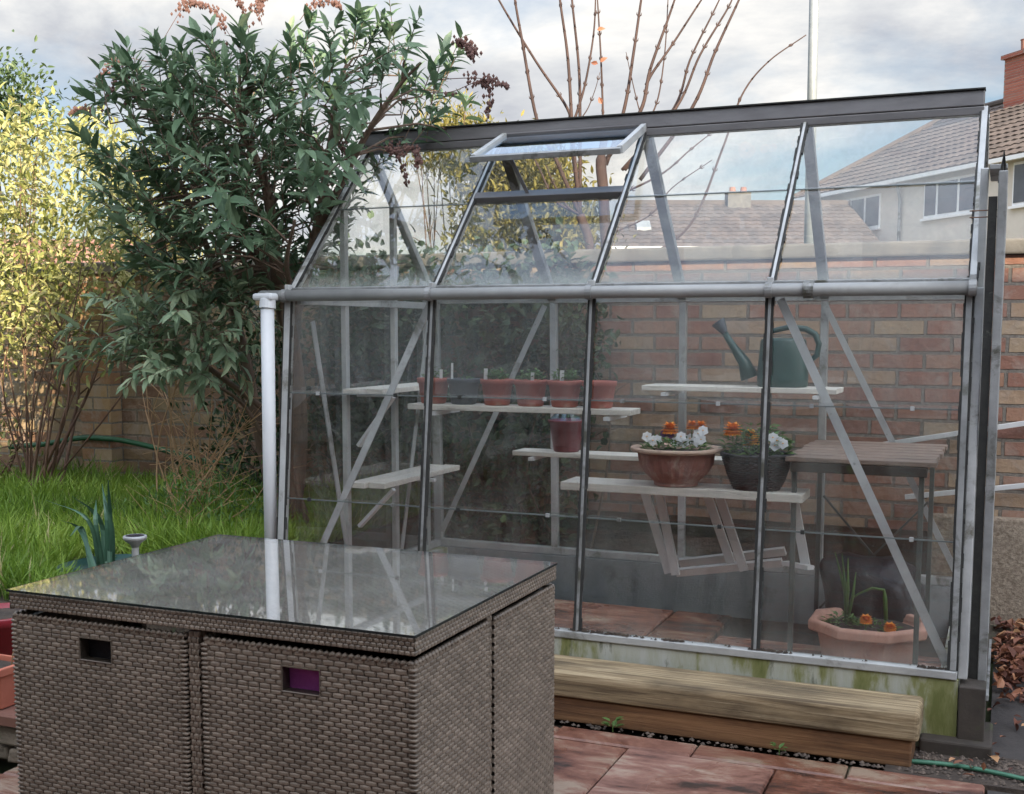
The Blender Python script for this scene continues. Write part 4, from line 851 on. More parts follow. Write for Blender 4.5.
# watering can
WC = (1.725, 1.03, 1.0625)
t = thing('watering_can', 'green plastic watering can standing on the high back shelf', 'watering can', WC)
q = MB(); q.lathe([(.098, 0), (.104, .006), (.106, .05), (.100, .12), (.094, .19), (.088, .20), (.05, .204)], WC, 32, sq=.72); b = q.build('body', 'green_plastic', t)
for p_ in b.data.polygons: p_.use_smooth = len(p_.vertices) == 4
Y0 = 1.03
q = MB(); q.tube([yp(750, 378, Y0), yp(744, 362, Y0), yp(733, 346, Y0), yp(724, 332, Y0)], [.040, .026, .016, .0125], 12); q.build('spout', 'green_plastic', t, smooth=True)
q = MB(); q.tube([yp(725, 333, Y0), yp(722, 328, Y0), yp(718, 322, Y0)], [.013, .022, .031], 16); q.build('rose', 'grey_plastic', t)
q = MB(); q.tube([yp(766, 336, Y0), yp(772, 331, Y0), yp(790, 327, Y0), yp(806, 329, Y0), yp(815, 334, Y0), yp(819, 344, Y0), yp(817, 355, Y0), yp(807, 364, Y0)], [.009, .011, .012, .013, .013, .012, .012, .010], 10); q.build('handle', 'green_plastic', t, smooth=True)

# white rails on the brick wall at the right
for (u0, v0, u1, v1, lb) in ((880, 445, 1040, 421, 'upper slim white metal rail fixed along the brick wall'), (905, 497, 1040, 484, 'lower slim white metal rail fixed along the brick wall')):
    a, b = yp(u0, v0, 1.535), yp(u1, v1, 1.535); o = thing('wall_rail', lb, 'rail', tuple(a))
    MB().bar(a, b, 0.022, 0.014, (0, 0, 1)).build('bar', 'white_frame', o, bevel=.002)
    for k_ in (0.15, 0.55, 0.93):
        c = a.lerp(b, k_); MB().box((c.x-.01, 1.54, c.z-.016), (c.x+.01, 1.598, c.z-.004)).build('bracket', 'seal', o)

# ------------------------------------------------------------------ plants
def spline(pts, n=8):
    pts = [Vector(p) for p in pts]; out = []
    P = [pts[0]*2-pts[1]]+pts+[pts[-1]*2-pts[-2]]
    for i in range(1, len(P)-2):
        for k_ in range(n):
            t = k_/n; a, b, c, d = P[i-1:i+3]
            out.append(0.5*((2*b)+(-a+c)*t+(2*a-5*b+4*c-d)*t*t+(-a+3*b-3*c+d)*t**3))
    out.append(pts[-1]); return out
def inside(poly, x, y):
    c = False; j = len(poly)-1
    for i in range(len(poly)):
        if (poly[i][1] > y) != (poly[j][1] > y) and x < (poly[j][0]-poly[i][0])*(y-poly[i][1])/(poly[j][1]-poly[i][1])+poly[i][0]: c = not c
        j = i
    return c
# buddleia
bd = thing('buddleia_tree', 'large grey green buddleia with drooping brown seed heads beside the greenhouse', 'tree', (-0.42, 0.55, LZ))
wood = MB(); limbs = []
def limb(pts, r0, r1, mb=wood, n=8):
    s_ = spline(pts, 6); k_ = len(s_); mb.tube(s_, [r0+(r1-r0)*i/(k_-1) for i in range(k_)], n); limbs.extend(s_); return s_
limb([(-.42, .55, .30), (-.36, .58, .75), (-.34, .52, 1.2), (-.42, .5, 1.55)], .045, .032)
limb([(-.46, .60, .30), (-.62, .66, .8), (-.70, .62, 1.3), (-.85, .55, 1.75), (-1.0, .5, 2.15)], .035, .008)
limb([(-.42, .5, 1.5), (-.62, .42, 1.85), (-.80, .35, 2.15), (-.88, .3, 2.3)], .028, .006)
limb([(-.40, .5, 1.5), (-.38, .4, 1.9), (-.43, .3, 2.15), (-.40, .25, 2.35)], .030, .006)
limb([(-.36, .52, 1.25), (-.15, .42, 1.7), (0.0, .3, 2.05), (.08, .25, 2.3)], .028, .006)
limb([(-.15, .42, 1.7), (.15, .3, 2.05), (.34, .25, 2.24), (.46, .22, 2.32)], .018, .004)
limb([(-.36, .52, 1.1), (-.20, .35, 1.35), (-.12, .15, 1.55), (0.02, .0, 1.72)], .02, .005)
limb([(-.5, .6, .9), (-.75, .4, 1.15), (-.95, .25, 1.30), (-1.1, .2, 1.28)], .016, .004)
limb([(-.5, .6, .7), (-.55, .45, .95), (-.60, .3, 1.05), (-.66, .2, 1.02)], .012, .003)
limb([(-.25, .5, .4), (-.28, .35, .8), (-.2, .2, 1.15)], .016, .004)
wood.build('trunk', 'bark', bd, smooth=True)
def PX3(lst, y=.3): return [(p.x, p.z) for p in (yp(u_, v_, y) for u_, v_ in lst)]
crown_poly = PX3([(122, 128), (112, 66), (135, 62), (150, 52), (185, 28), (230, 42), (262, 22), (300, 28), (322, 5), (350, 14), (365, -12), (392, -8), (402, 22), (440, 26), (470, 42), (468, 66), (440, 74), (430, 96), (408, 118), (384, 124), (368, 146), (352, 160), (352, 182), (334, 214), (310, 232), (290, 262), (262, 268), (240, 292), (214, 288), (180, 300), (150, 262), (148, 228), (128, 200), (130, 168), (112, 148)])
low_poly = PX3([(125, 330), (165, 300), (215, 285), (252, 300), (246, 350), (210, 385), (170, 372), (140, 366), (118, 350)])
LA = np.array([tuple(v) for v in limbs]); cen = np.array([-0.42, 0.4, 1.45])
lv = MB(); sm_ = MB(); cnt = 0; tries = 0
LP, LD, LN, LL, LW, LT = [], [], [], [], [], []
def shoot(p, d, ln, npair, L0, tb):
    d = Vector(d).normalized(); p = Vector(p); sag = random.uniform(.02, .10)
    pts = [p + d*(ln*i/4) - Vector((0, 0, sag*(i/4)**2)) for i in range(5)]; sm_.tube(pts, [.003, .0026, .0022, .0018, .0012], 4, tint=.3)
    ph = random.uniform(0, 3.14)
    for k_ in range(npair):
        f = (k_+.6)/npair; i = min(int(f*4), 3); q_ = pts[i].lerp(pts[i+1], f*4-i); ax = (pts[i+1]-pts[i]).normalized()
        a = ax.cross(Vector((0, 0, 1))); a = a.normalized() if a.length > .05 else Vector((1, 0, 0)); b = ax.cross(a)
        an = ph + (k_ % 2)*1.57 + random.gauss(0, .25)
        for sg in (-1, 1):
            s_ = (a*math.cos(an)+b*math.sin(an))*sg+Vector(RNG.normal(size=3)*.22); dr_ = s_*(.95-.45*f)+ax*(.55+.5*f)+Vector((0, 0, random.uniform(-.45, .12))); sz = L0*(.55+.55*math.sin(min(1, f*1.15)*2.6))*random.uniform(.55, 1.2)
            LP.append(tuple(q_)); LD.append(tuple(dr_)); LN.append(tuple(ax*.7+Vector((random.gauss(0, .2), random.gauss(0, .2), .75)))); LL.append(sz); LW.append(sz*random.uniform(.30, .42)); LT.append(min(1, max(0, random.gauss(tb, .17))+(.12 if k_ > npair-3 else 0)))
while cnt < 420 and tries < 9000:
    tries += 1
    x, zz = random.uniform(-1.35, .75), random.uniform(1.3, 2.85)
    if not inside(crown_poly, x, zz): continue
    # thin towards the outline so sky shows through
    edge = sum(inside(crown_poly, x+.16*math.cos(a), zz+.16*math.sin(a)) for a in (0, 1.05, 2.09, 3.14, 4.19, 5.24))/6
    if random.random() > (.30+.70*edge**1.5): continue
    if x > -.12 and random.random() < .55: continue
    y = .35+(random.random()-.5)*(.25+.75*edge)
    p = np.array([x, y, zz]); o_ = p-cen; o_ /= np.linalg.norm(o_)
    d = o_*.9+np.array([0, -.12, .55])+RNG.normal(size=3)*.28
    ln = random.uniform(.16, .30); shoot(p-unit(d)*ln*.7, d, ln, random.randint(5, 8), random.uniform(.062, .112), .42 if y > .35 else .52); cnt += 1
    if random.random() < .5:
        j = np.argmin(np.sum((LA-(p-o_*.25))**2, 1)); a = Vector(LA[j]); e = Vector(p-unit(d)*ln*.7); sm_.tube([a, a.lerp(e, .5)+Vector((0, 0, .03)), e], [.006, .0045, .003], 5)
for i in range(105):
    for _ in range(50):
        x, zz = random.uniform(-1.3, -.3), random.uniform(.95, 1.5)
        if inside(low_poly, x, zz): break
    p = np.array([x, .25+random.uniform(-.2, .2), zz]); d = np.array([(x+.6)*.8, -.25, .35])+RNG.normal(size=3)*.3; shoot(p, d, random.uniform(.12, .22), random.randint(5, 7), random.uniform(.07, .10), .80)
# shoots that lean out over the greenhouse roof
for (a, d) in (((.05, .02, 1.78), (.5, -.5, .35)), ((.16, -.02, 1.86), (.6, -.4, .3)), ((.0, .1, 1.95), (.4, -.6, .3)), ((-.15, -.05, 1.62), (.1, -.6, .4)), ((.3, .05, 2.28), (.7, -.3, .2)), ((.22, .0, 2.1), (.6, -.5, .1)), ((-.2, -.1, 1.75), (.2, -.6, .3)), ((-.3, -.05, 1.9), (-.1, -.6, .3))):
    shoot(a, d, .28, 8, .12, .45)
lv.leaves(LP, LD, LN, np.array(LL), np.array(LW), .22, LT); lv.build('crown', 'buddleia_leaf', bd); sm_.build('twigs', 'bark', bd)
def panicle(q, pts, n=70, r_=.012):
    s_ = spline(pts, 10); q.tube(s_, .0016, 4)
    for i in range(n):
        f = random.random()**.8; c = s_[min(int((0.25+.75*f)*(len(s_)-1)), len(s_)-1)]+Vector(RNG.normal(size=3)*r_*(1.1-.7*f)); k_ = random.uniform(.004, .0085)
        q.add([c+Vector((k_, 0, 0)), c+Vector((-k_*.6, k_, 0)), c+Vector((-k_*.6, -k_, 0)), c+Vector((0, 0, k_*1.4)), c-Vector((0, 0, k_*1.4))], [(0, 1, 3), (1, 2, 3), (2, 0, 3), (1, 0, 4), (2, 1, 4), (0, 2, 4)])
pn = MB()
for lst in ([(150, 62), (122, 58), (105, 70), (98, 88)], [(150, 66), (125, 72), (112, 88), (104, 104)], [(160, 45), (180, 12), (190, 4), (205, 4)], [(120, 118), (95, 112), (82, 108), (70, 114)], [(250, 40), (245, 15), (235, -4), (225, -6)],
            [(420, 92), (450, 92), (478, 82), (490, 92), (487, 122)], [(430, 80), (470, 78), (488, 80), (510, 88)], [(455, 40), (468, 45), (472, 58)], [(372, 146), (392, 150), (400, 160), (408, 188)], [(376, 146), (400, 148), (415, 150), (418, 165)], [(350, 110), (335, 130), (345, 150), (352, 165)],
            [(262, 25), (258, 8), (265, -5)], [(300, 20), (312, 5), (330, 2), (342, 8)], [(240, 50), (225, 28), (215, 10), (190, 2)], [(150, 100), (135, 95), (125, 105)], [(160, 85), (140, 88), (128, 96)], [(480, 58), (470, 50), (455, 40)]):
    pn = MB(); panicle(pn, [yp(u_, v_, .22+random.uniform(-.1, .1)) for u_, v_ in lst]); pn.build('seed_head', 'seed', bd)

def bush(name, label, cat, base, poly, ydepth, n, mat, L, Wr=.45, twigs=14, barkm='bark', tb=.5, up=.4, group=None, y0=None, clump=8, spread=.07, tr=.008):
    """shrub: stems rising from the base into a crown that fills a world (x,z) outline `poly` over the depth `ydepth`"""
    t = thing(name, label, cat, base, group); y0 = base[1] if y0 is None else y0
    xs = [p[0] for p in poly]; zs = [p[1] for p in poly]; P, D, T, tips = [], [], [], []
    tries = 0
    while len(tips) < n and tries < n*40:
        tries += 1; x, zz = random.uniform(min(xs), max(xs)), random.uniform(min(zs), max(zs))
        if not inside(poly, x, zz): continue
        y = y0+random.uniform(-ydepth, ydepth)/2; tips.append((x, y, zz)); tone = random.gauss(tb, .16)
        for j in range(clump):
            o_ = RNG.normal(size=3)*spread; P.append((x+o_[0], y+o_[1], zz+o_[2])); D.append(tuple(np.array([x-base[0], y-base[1], .3])*.4+RNG.normal(size=3)*.7+np.array([0, 0, up]))); T.append(min(1, max(0, tone+random.gauss(0, .14))))
    k_ = len(P); q = MB(); q.leaves(P, D, RNG.normal(size=(k_, 3))*.5+np.array([0, -.3, .8]), L*(.6+.7*RNG.random(k_)), L*Wr*(.8+.4*RNG.random(k_)), .2, T)
    s_ = MB()
    for i in range(twigs):
        e = Vector(random.choice(tips)); b = Vector(base)+Vector((random.gauss(0, .05), random.gauss(0, .04), 0)); md = b.lerp(e, random.uniform(.35, .65))+Vector((random.gauss(0, .13), random.gauss(0, .08), .12*random.random()))
        sp_ = spline([b, md, e], 6); s_.tube(sp_, [tr*(1-.8*i2/(len(sp_)-1)) for i2 in range(len(sp_))], 5)
        for _ in range(3):
            j = random.randint(5, len(sp_)-2); e2 = sp_[j]+Vector((random.gauss(0, .16), random.gauss(0, .10), random.uniform(.03, .28))); s_.tube([sp_[j], sp_[j].lerp(e2, .5)+Vector((0, 0, .02)), e2], [tr*.4, tr*.3, tr*.14], 4)
    s_.build('trunk' if cat == 'tree' else 'stems', barkm, t, smooth=True); q.build('crown' if cat == 'tree' else 'foliage', mat, t); return t
# yellow variegated shrub in the sun
bush('variegated_shrub', 'sunlit pale yellow variegated shrub with bare reddish stems before the brick wall', 'shrub', (-2.42, 1.05, LZ),
     PX3([(-60, 130), (10, 120), (45, 108), (75, 118), (118, 135), (150, 160), (168, 200), (160, 240), (120, 268), (100, 300), (70, 330), (50, 310), (20, 370), (0, 350), (-60, 380)], 1.0), .85, 800, 'variegated_leaf', .050, .44, 14, 'red_bark', .6, .4, clump=10, spread=.06, tr=.006)
bush('variegated_shrub', 'small sparse variegated shrub with pale tips low against the brick pier', 'shrub', (-2.25, .95, LZ),
     PX3([(30, 330), (60, 290), (100, 300), (130, 350), (100, 400), (70, 420)], .95), .3, 22, 'variegated_leaf', .055, .36, 7, 'red_bark', .5, .4, clump=4, spread=.05, tr=.012)
bush('variegated_shrub', 'pale leafy clump at the far left edge of the wall foot', 'shrub', (-2.75, 1.1, LZ), PX3([(-30, 380), (10, 395), (22, 440), (14, 490), (-30, 490)], 1.05), .3, 26, 'variegated_leaf', .05, .4, 5, 'red_bark', .6, .5, clump=7)
# gold bush left and others behind the wall
bush('golden_shrub', 'sunlit golden green shrub behind the wall, between the pale shrub and buddleia', 'shrub', (-3.1, 3.0, 0.0), PX3([(118, 190), (135, 165), (165, 160), (178, 200), (180, 285), (110, 285)], 3.0), .8, 330, 'gold_leaf', .05, .3, 8, 'bark', .6, .6, clump=8, spread=.09)
bush('green_tree', 'dark green leafy tree cut by the left edge of the photo', 'tree', (-4.1, 2.4, 0.0), PX3([(-60, 70), (-5, 58), (20, 72), (28, 100), (22, 125), (4, 150), (-60, 160)], 2.35), .6, 300, 'evergreen_leaf', .05, .5, 6, 'bark', .85, .4, clump=9, spread=.08, tr=.02)
bush('golden_conifer', 'golden yellow green conifer seen through the open vent and over the ridge', 'tree', (-0.75, 4.6, 0.0), PX3([(465, 150), (472, 128), (490, 140), (500, 150), (530, 140), (552, 158), (575, 200), (585, 262), (478, 262), (470, 200)], 4.5), 1.0, 620, 'gold_leaf', .062, .42, 8, 'bark', .45, .8, clump=20, spread=.085, tr=.03)
bush('golden_conifer', 'loose golden topped conifer beyond the left end of the ridge', 'tree', (-1.45, 4.7, 0.0), PX3([(415, 150), (428, 122), (438, 96), (448, 122), (462, 118), (468, 100), (476, 125), (485, 150), (478, 172), (410, 172)], 4.5), .7, 190, 'gold_leaf', .048, .30, 12, 'bark', .6, 1.4, clump=16, spread=.055, tr=.014)
# dark evergreen behind the buddleia, ivy on the wall behind the glass
bush('evergreen_shrub', 'dark small leaved evergreen shrub between the brick wall and the downpipe', 'shrub', (-.75, 1.15, LZ), PX3([(205, 470), (198, 380), (225, 300), (262, 250), (300, 240), (308, 330), (300, 520), (235, 520)], 1.1), .45, 340, 'evergreen_leaf', .042, .5, 12, 'bark', .4, .3, clump=8, spread=.07, tr=.010)
bush('ivy', 'dark ivy climbing the brick wall behind the left half of the greenhouse', 'climber', (.25, 1.56, 0.0), PX3([(318, 262), (380, 255), (450, 262), (520, 258), (580, 262), (596, 340), (580, 440), (560, 560), (320, 560)], 1.5), .14, 760, 'ivy_leaf', .055, .75, 16, 'bark', .45, .1, clump=8, spread=.075, tr=.008, y0=1.50)
bush('ivy', 'brighter green leafy climber on the wall behind the row of pots', 'climber', (.75, 1.52, 0.0), PX3([(540, 300), (590, 290), (602, 330), (590, 380), (550, 375)], 1.46), .10, 50, 'evergreen_leaf', .05, .6, 4, 'bark', .75, .1, clump=7, spread=.05, y0=1.42)
bush('evergreen_shrub', 'bright ferny green weeds at the foot of the dry stems', 'shrub', (-.75, .35, LZ), PX3([(150, 500), (180, 478), (235, 470), (268, 486), (272, 560), (150, 560)], .35), .5, 150, 'seedling_leaf', .035, .25, 10, 'dry_stem', .35, .9, clump=8, spread=.05, tr=.004)
# dry perennial stems
dp = thing('dry_perennial', 'dry straw coloured branching dead stems standing in the long grass', 'plant', (-.95, .55, LZ)); q = MB()
for i in range(22):
    b = Vector((-.92+random.gauss(0, .09), .5+random.gauss(0, .08), LZ)); e = yp(random.uniform(135, 262), random.uniform(320, 450), .5+random.uniform(-.15, .15)); md = b.lerp(e, .5)+Vector((random.gauss(0, .04), 0, .03))
    s_ = spline([b, md, e], 5); q.tube(s_, [.0045*(1-.75*j/(len(s_)-1)) for j in range(len(s_))], 5)
    for _ in range(5):
        j = random.randint(3, len(s_)-2); e2 = s_[j]+Vector((random.gauss(0, .13), random.gauss(0, .07), random.uniform(-.02, .20))); q.tube([s_[j], s_[j].lerp(e2, .55)+Vector((0, 0, random.uniform(-.02, .02))), e2], [.0022, .0018, .0010], 4)
q.build('stems', 'dry_stem', dp)
# hose on the wall
hs = MB(); hs.tube(spline([yp(u_, v_, 1.48) for u_, v_ in ((10, 447), (45, 444), (80, 438), (110, 439), (130, 442), (160, 449), (195, 459), (225, 465))], 8), .016, 10); tag(hs.build('garden_hose', 'hose_green', smooth=True), 'dark green hose running low along the mottled brick wall', 'hose')
# daffodil leaves in a dark pot
pr = thing('planted_pot', 'dark green round pot with blue green daffodil leaves behind the table', 'planter', (-.50, -.48, LZ))
MB().lathe([(.14, -.16), (.205, 0.015), (.218, .020), (.220, .032), (.205, .036), (.195, .015), (.08, .0)], (-.50, -.46, LZ+.015), 40).build('body', 'green_plastic', pr, smooth=True)
q = MB()
for (u0, v0, u1, v1, u2, v2) in ((100, 560, 88, 520, 46, 500), (104, 560, 100, 520, 72, 496), (96, 560, 80, 530, 60, 520), (106, 560, 107, 520, 102, 484), (109, 560, 110, 520, 108, 480), (104, 560, 96, 525, 96, 500), (112, 560, 112, 530, 104, 500), (92, 562, 82, 528, 70, 536), (108, 562, 104, 530, 86, 505)):
    p0, p1, p2 = (yp(a, b, -.46+random.uniform(-.08, .08)) for a, b in ((u0, v0), (u1, v1), (u2, v2))); s_ = spline([p0+Vector((0, 0, -.05)), p1, p2], 6); vs = []; fs = []
    for j, p_ in enumerate(s_):
        f = j/(len(s_)-1); w_ = .0085*(1-max(0, f-.6)/.4*.9)*1.15; sd = Vector((.9, .35, 0)); vs += [p_-sd*w_, p_+Vector((0, .003, -.001)), p_+sd*w_]
        if j: k_ = 3*j; fs += [(k_-3, k_-2, k_+1, k_), (k_-2, k_-1, k_+2, k_+1)]
    q.add(vs, fs, random.random())
q.build('leaves', 'strap_leaf', pr)
# solar light
c = yp(135, 538, -.55); sl_ = thing('solar_light', 'small round steel solar light on a stake behind the table', 'light', (c.x, c.y, LZ))
MB().tube([(c.x, c.y, LZ-.03), (c.x, c.y, c.z-.02)], .013, 14).build('stake', 'aluminium', sl_)
MB().lathe([(.013, -.034), (.020, -.020), (.040, -.006), (.043, .002), (.042, .008), (.036, .010), (.034, .008)], tuple(c), 32).build('head', 'aluminium', sl_, smooth=True)
MB().lathe([(.034, .0085), (.033, .0095)], tuple(c), 28).build('solar_panel', 'solar_cell', sl_)
# pots at the left edge
c = (-.20, -1.335, 0.160); t = thing('terracotta_trough', 'orange terracotta trough on the stone wall at the left edge', 'planter', c)
q = MB()
def rbox(c, prof): 
    m_ = MB(); vs = []
    for sx, sy, zz in prof: vs += [(c[0]-sx, c[1]-sy, c[2]+zz), (c[0]+sx, c[1]-sy, c[2]+zz), (c[0]+sx, c[1]+sy, c[2]+zz), (c[0]-sx, c[1]+sy, c[2]+zz)]
    k_ = len(prof); m_.add(vs, [(i*4+j, i*4+(j+1) % 4, (i+1)*4+(j+1) % 4, (i+1)*4+j) for i in range(k_-1) for j in range(4)]+[(3, 2, 1, 0), tuple((k_-1)*4+j for j in range(4))]); return m_
TC = yp(-2, 712, -1.33)
rbox((-.235, -1.315, .160), [(.075, .045, 0), (.090, .058, .105), (.098, .066, .106), (.100, .068, .128), (.097, .065, .131), (.088, .056, .131), (.085, .054, .112)]).build('body', 'terracotta', t, bevel=.006)
MB().box((-.318, -1.367, .274), (-.152, -1.263, .276)).build('soil', 'soil', t)
MB().tube([(-.175, -1.30, .275), (-.160, -1.31, .31), (-.145, -1.31, .345)], .0025, 5).build('dry_stalk', 'dry_stem', t)
t = pot('glazed_pot', 'glossy dark red glazed pot behind the terracotta trough', 'pot', (-.405, -1.125, .160), .085, .128, .225, 'red_glaze', rimh=.03)
# fallen leaves, gravel, loose hose, weeds
q = MB(); k_ = 900
P = np.stack([2.60+np.abs(RNG.normal(size=k_))*.35, 1.0+RNG.normal(size=k_)*.30, np.zeros(k_)], 1); P[:, 0] = np.minimum(P[:, 0], 4.2); P[:, 1] = np.clip(P[:, 1], -.1, 1.5)
P[:, 2] = .012+.05*RNG.random(k_)*np.clip((P[:, 1]-.5)/.8, 0, 1)
D = rnd_dirs(k_)*np.array([1, 1, .35]); q.leaves(P, D, RNG.normal(size=(k_, 3))*.5+np.array([0, 0, 1]), .035+.035*RNG.random(k_), .020+.020*RNG.random(k_), .3, RNG.random(k_), .35)
k2 = 40; P = np.stack([RNG.uniform(2.45, 2.85, k2), RNG.uniform(-.42, .4, k2), np.full(k2, .02)], 1); q.leaves(P, rnd_dirs(k2)*np.array([1, 1, .2]), RNG.normal(size=(k2, 3))*.3+np.array([0, 0, 1]), .02+.02*RNG.random(k2), .016, .1, None, .25)
q.leaves([(2.585, -.21, .02)], [(.4, -.8, .1)], [(.1, .1, 1)], .055, .04, .1, [1.0], .25)
tag(q.build('fallen_leaves', 'dead_leaf'), kind='stuff')
q = MB()
for i in range(900):
    x, y = random.uniform(2.36, 2.9), random.uniform(-.40, -.17); 
    if i > 760: x, y = random.uniform(.9, 2.38), -.372-abs(random.gauss(0, .012))
    r_ = random.uniform(.003, .010); c = Vector((x, y, random.uniform(-.002, .006))); q.add([c+Vector((r_, 0, 0)), c+Vector((0, r_*.9, 0)), c+Vector((-r_, r_*.1, 0)), c+Vector((0, -r_, 0)), c+Vector((r_*.2, 0, r_*.8)), c-Vector((0, 0, r_*.6))], [(0, 1, 4), (1, 2, 4), (2, 3, 4), (3, 0, 4), (1, 0, 5), (2, 1, 5), (3, 2, 5), (0, 3, 5)], random.random())
tag(q.build('gravel', 'gravel'), kind='stuff')
struct('gravel_bed', MB().box((2.30, -.41, -.06), (2.92, -.155, .002)), 'soil')
q = MB(); q.tube(spline([Z_ for Z_ in ((2.36, -.325, .012), (2.48, -.31, .012), (2.60, -.33, .014), (2.75, -.36, .012), (3.0, -.38, .012))], 8), .007, 8); tag(q.build('garden_hose', 'pale_hose', smooth=True), 'thin pale green hose lying on the gravel past the sleeper end', 'hose')
for (x, y, s_, lb) in ((1.455, -.395, 1.0, 'tiny green weed sprouting left in the gap below the sleepers'), (1.99, -.395, .7, 'tiny weed with small leaves, farther right below the sleepers')):
    t = thing('weed', lb, 'plant', (x, y, 0)); q = MB(); P = []; D = []
    for i in range(9): a = random.uniform(0, 6.28); P.append((x+.008*math.cos(a), y+.005*math.sin(a), .012+.028*random.random()*s_)); D.append((math.cos(a), math.sin(a)*.7-.1, .5))
    q.leaves(P, D, np.tile([0, 0.01, 1.0], (9, 1)), .032*s_, .020*s_, .2, None, .1); q.build('leaves', 'seedling_leaf', t); MB().tube([(x, y, 0), (x, y, .035*s_)], .0015, 5).build('stem', 'seedling_leaf', t)

# bare multi-stemmed tree behind the wall
def dp_(u_, v_, dep): return Vector(CAM + (RT*((u_-512)/FOC)+UP*((450-v_)/FOC)+FW)*dep)
bt_ = thing('bare_tree', 'bare coppiced tree with long upright budded twigs behind the ridge', 'tree', tuple(dp_(606, 520, 7.6)[:2])+(0.0,)); q = MB(); bud = q
base = Vector(bt_.location); fk = dp_(604, 205, 7.6)
q.tube(spline([base, base.lerp(fk, .5)+Vector((.04, 0, 0)), fk, dp_(601, 165, 7.6), dp_(604, 140, 7.6)], 6), [.045]*10+[.036]*10+[.026]*5, 10)
def twig(lst, r0, dep, start=None):
    pts = [dp_(a, b, dep) for a, b in lst]
    if start is not None: pts = [start]+pts
    s_ = spline(pts, 7); n = len(s_); r0 *= .74; q.tube(s_, [r0*(1-.62*i/(n-1)) for i in range(n)], 6)
    acc = 0
    for i in range(1, n):
        acc += (s_[i]-s_[i-1]).length
        if acc > .13:
            acc = 0; d = (s_[i]-s_[i-1]).normalized(); sd = d.cross(Vector((random.gauss(0, 1), random.gauss(0, 1), .1))).normalized(); rr = r0*(1-.62*i/n)
            for sg in (-1, 1): bud.tube([s_[i]+sd*sg*rr*.5, s_[i]+sd*sg*(rr+.006)+d*.010, s_[i]+sd*sg*(rr+.007)+d*.026], [.0035, .0042, .001], 5)
            bud.tube([s_[i]-d*.006, s_[i], s_[i]+d*.006], [rr*.95, rr*1.18, rr*.95], 6)
S1 = dp_(603, 215, 7.6); S2 = dp_(580, 215, 7.65); q.tube(spline([base.lerp(S2, .6), dp_(590, 250, 7.65), S2], 5), .03, 8)
TW_ = [([(556, 160), (537, 120), (522, 40), (515, 0), (512, -30)], .020, 7.6, S2), ([(570, 130), (567, 108), (535, 60), (500, 2), (490, -20)], .017, 7.7, S2), ([(573, 140), (568, 60), (560, 0), (558, -30)], .019, 7.6, S2),
       ([(580, 130), (579, 70), (572, 0), (570, -30)], .018, 7.75, S2), ([(577, 112), (586, 80), (594, 30), (596, -20)], .014, 7.6, dp_(570, 130, 7.6)), ([(603, 120), (601, 60), (598, 8), (597, -10)], .013, 7.7, dp_(602, 150, 7.6)),
       ([(624, 110), (634, 50), (642, -5), (648, -30)], .018, 7.55, dp_(606, 165, 7.6)), ([(640, 112), (650, 70), (667, 22), (678, -10)], .020, 7.5, dp_(606, 160, 7.6)), ([(653, 72), (672, 45), (700, 2), (712, -15)], .014, 7.5, dp_(646, 85, 7.5)),
       ([(654, 110), (664, 60), (668, 0), (669, -20)], .009, 7.6, dp_(628, 140, 7.6)), ([(674, 108), (690, 60), (712, 15), (724, -10)], .014, 7.7, dp_(625, 170, 7.6)), ([(676, 108), (700, 55), (728, 8), (735, -10)], .015, 7.6, dp_(622, 170, 7.6)),
       ([(692, 108), (715, 52), (738, 2), (745, -15)], .018, 7.5, dp_(640, 180, 7.6)), ([(640, 260), (690, 225), (722, 150), (742, 95), (768, 62), (806, 35)], .014, 7.3, dp_(612, 270, 7.6)), ([(660, 175), (690, 150), (715, 130)], .012, 7.5, dp_(608, 200, 7.6)),
       ([(555, 200), (540, 170), (528, 145)], .014, 7.7, S2), ([(566, 205), (552, 180), (546, 165)], .012, 7.6, S2), ([(640, 112), (632, 80), (626, 52)], .007, 7.5, dp_(645, 118, 7.5)), ([(588, 108), (595, 90), (600, 72)], .006, 7.6, dp_(580, 120, 7.6)), ([(650, 215), (672, 188), (712, 160)], .010, 7.5, dp_(608, 235, 7.6))]
for a in TW_: twig(*a)
q.build('trunk', 'grey_bark', bt_, smooth=True); 
k_ = 4; q = MB(); q.leaves([tuple(dp_(600, 62, 7.65)), tuple(dp_(602, 104, 7.65)), tuple(dp_(597, 30, 7.7)), tuple(dp_(598, 64, 7.6))], [(.5, 0, .3), (-.3, 0, .6), (.6, 0, .1), (-.6, 0, .2)], [(0, -1, .3)]*4, .055, .035, .2, [.8, .7, .9, .6]); q.build('crown', 'dead_leaf', bt_)

# ------------------------------------------------------------------ pole, houses beyond
pb = dp_(808, 300, 11.0); pole = thing('lamp_post', 'plain grey galvanised pole rising behind the greenhouse ridge', 'pole', (pb.x, pb.y, 0.0))
MB().tube([(pb.x, pb.y, -.05), (pb.x, pb.y, 1.2)], .07, 14).build('base', 'galvanised', pole, smooth=True); MB().tube([(pb.x, pb.y, 1.2), (pb.x-.03, pb.y, 6.5)], [.048, .040], 14).build('shaft', 'galvanised', pole, smooth=True)
def house_frame(A, d, n_in, L0, L1, depth):
    """points by (s along the facade, q depth into the house, z)"""
    return lambda s_, q_, z_: Vector((A.x+d.x*s_+n_in.x*q_, A.y+d.y*s_+n_in.y*q_, z_))
def wbox(pf, s0, s1, q0, q1, z0, z1): return MB().hexa([pf(s0, q0, z0), pf(s1, q0, z0), pf(s1, q1, z0), pf(s0, q1, z0), pf(s0, q0, z1), pf(s1, q0, z1), pf(s1, q1, z1), pf(s0, q1, z1)])
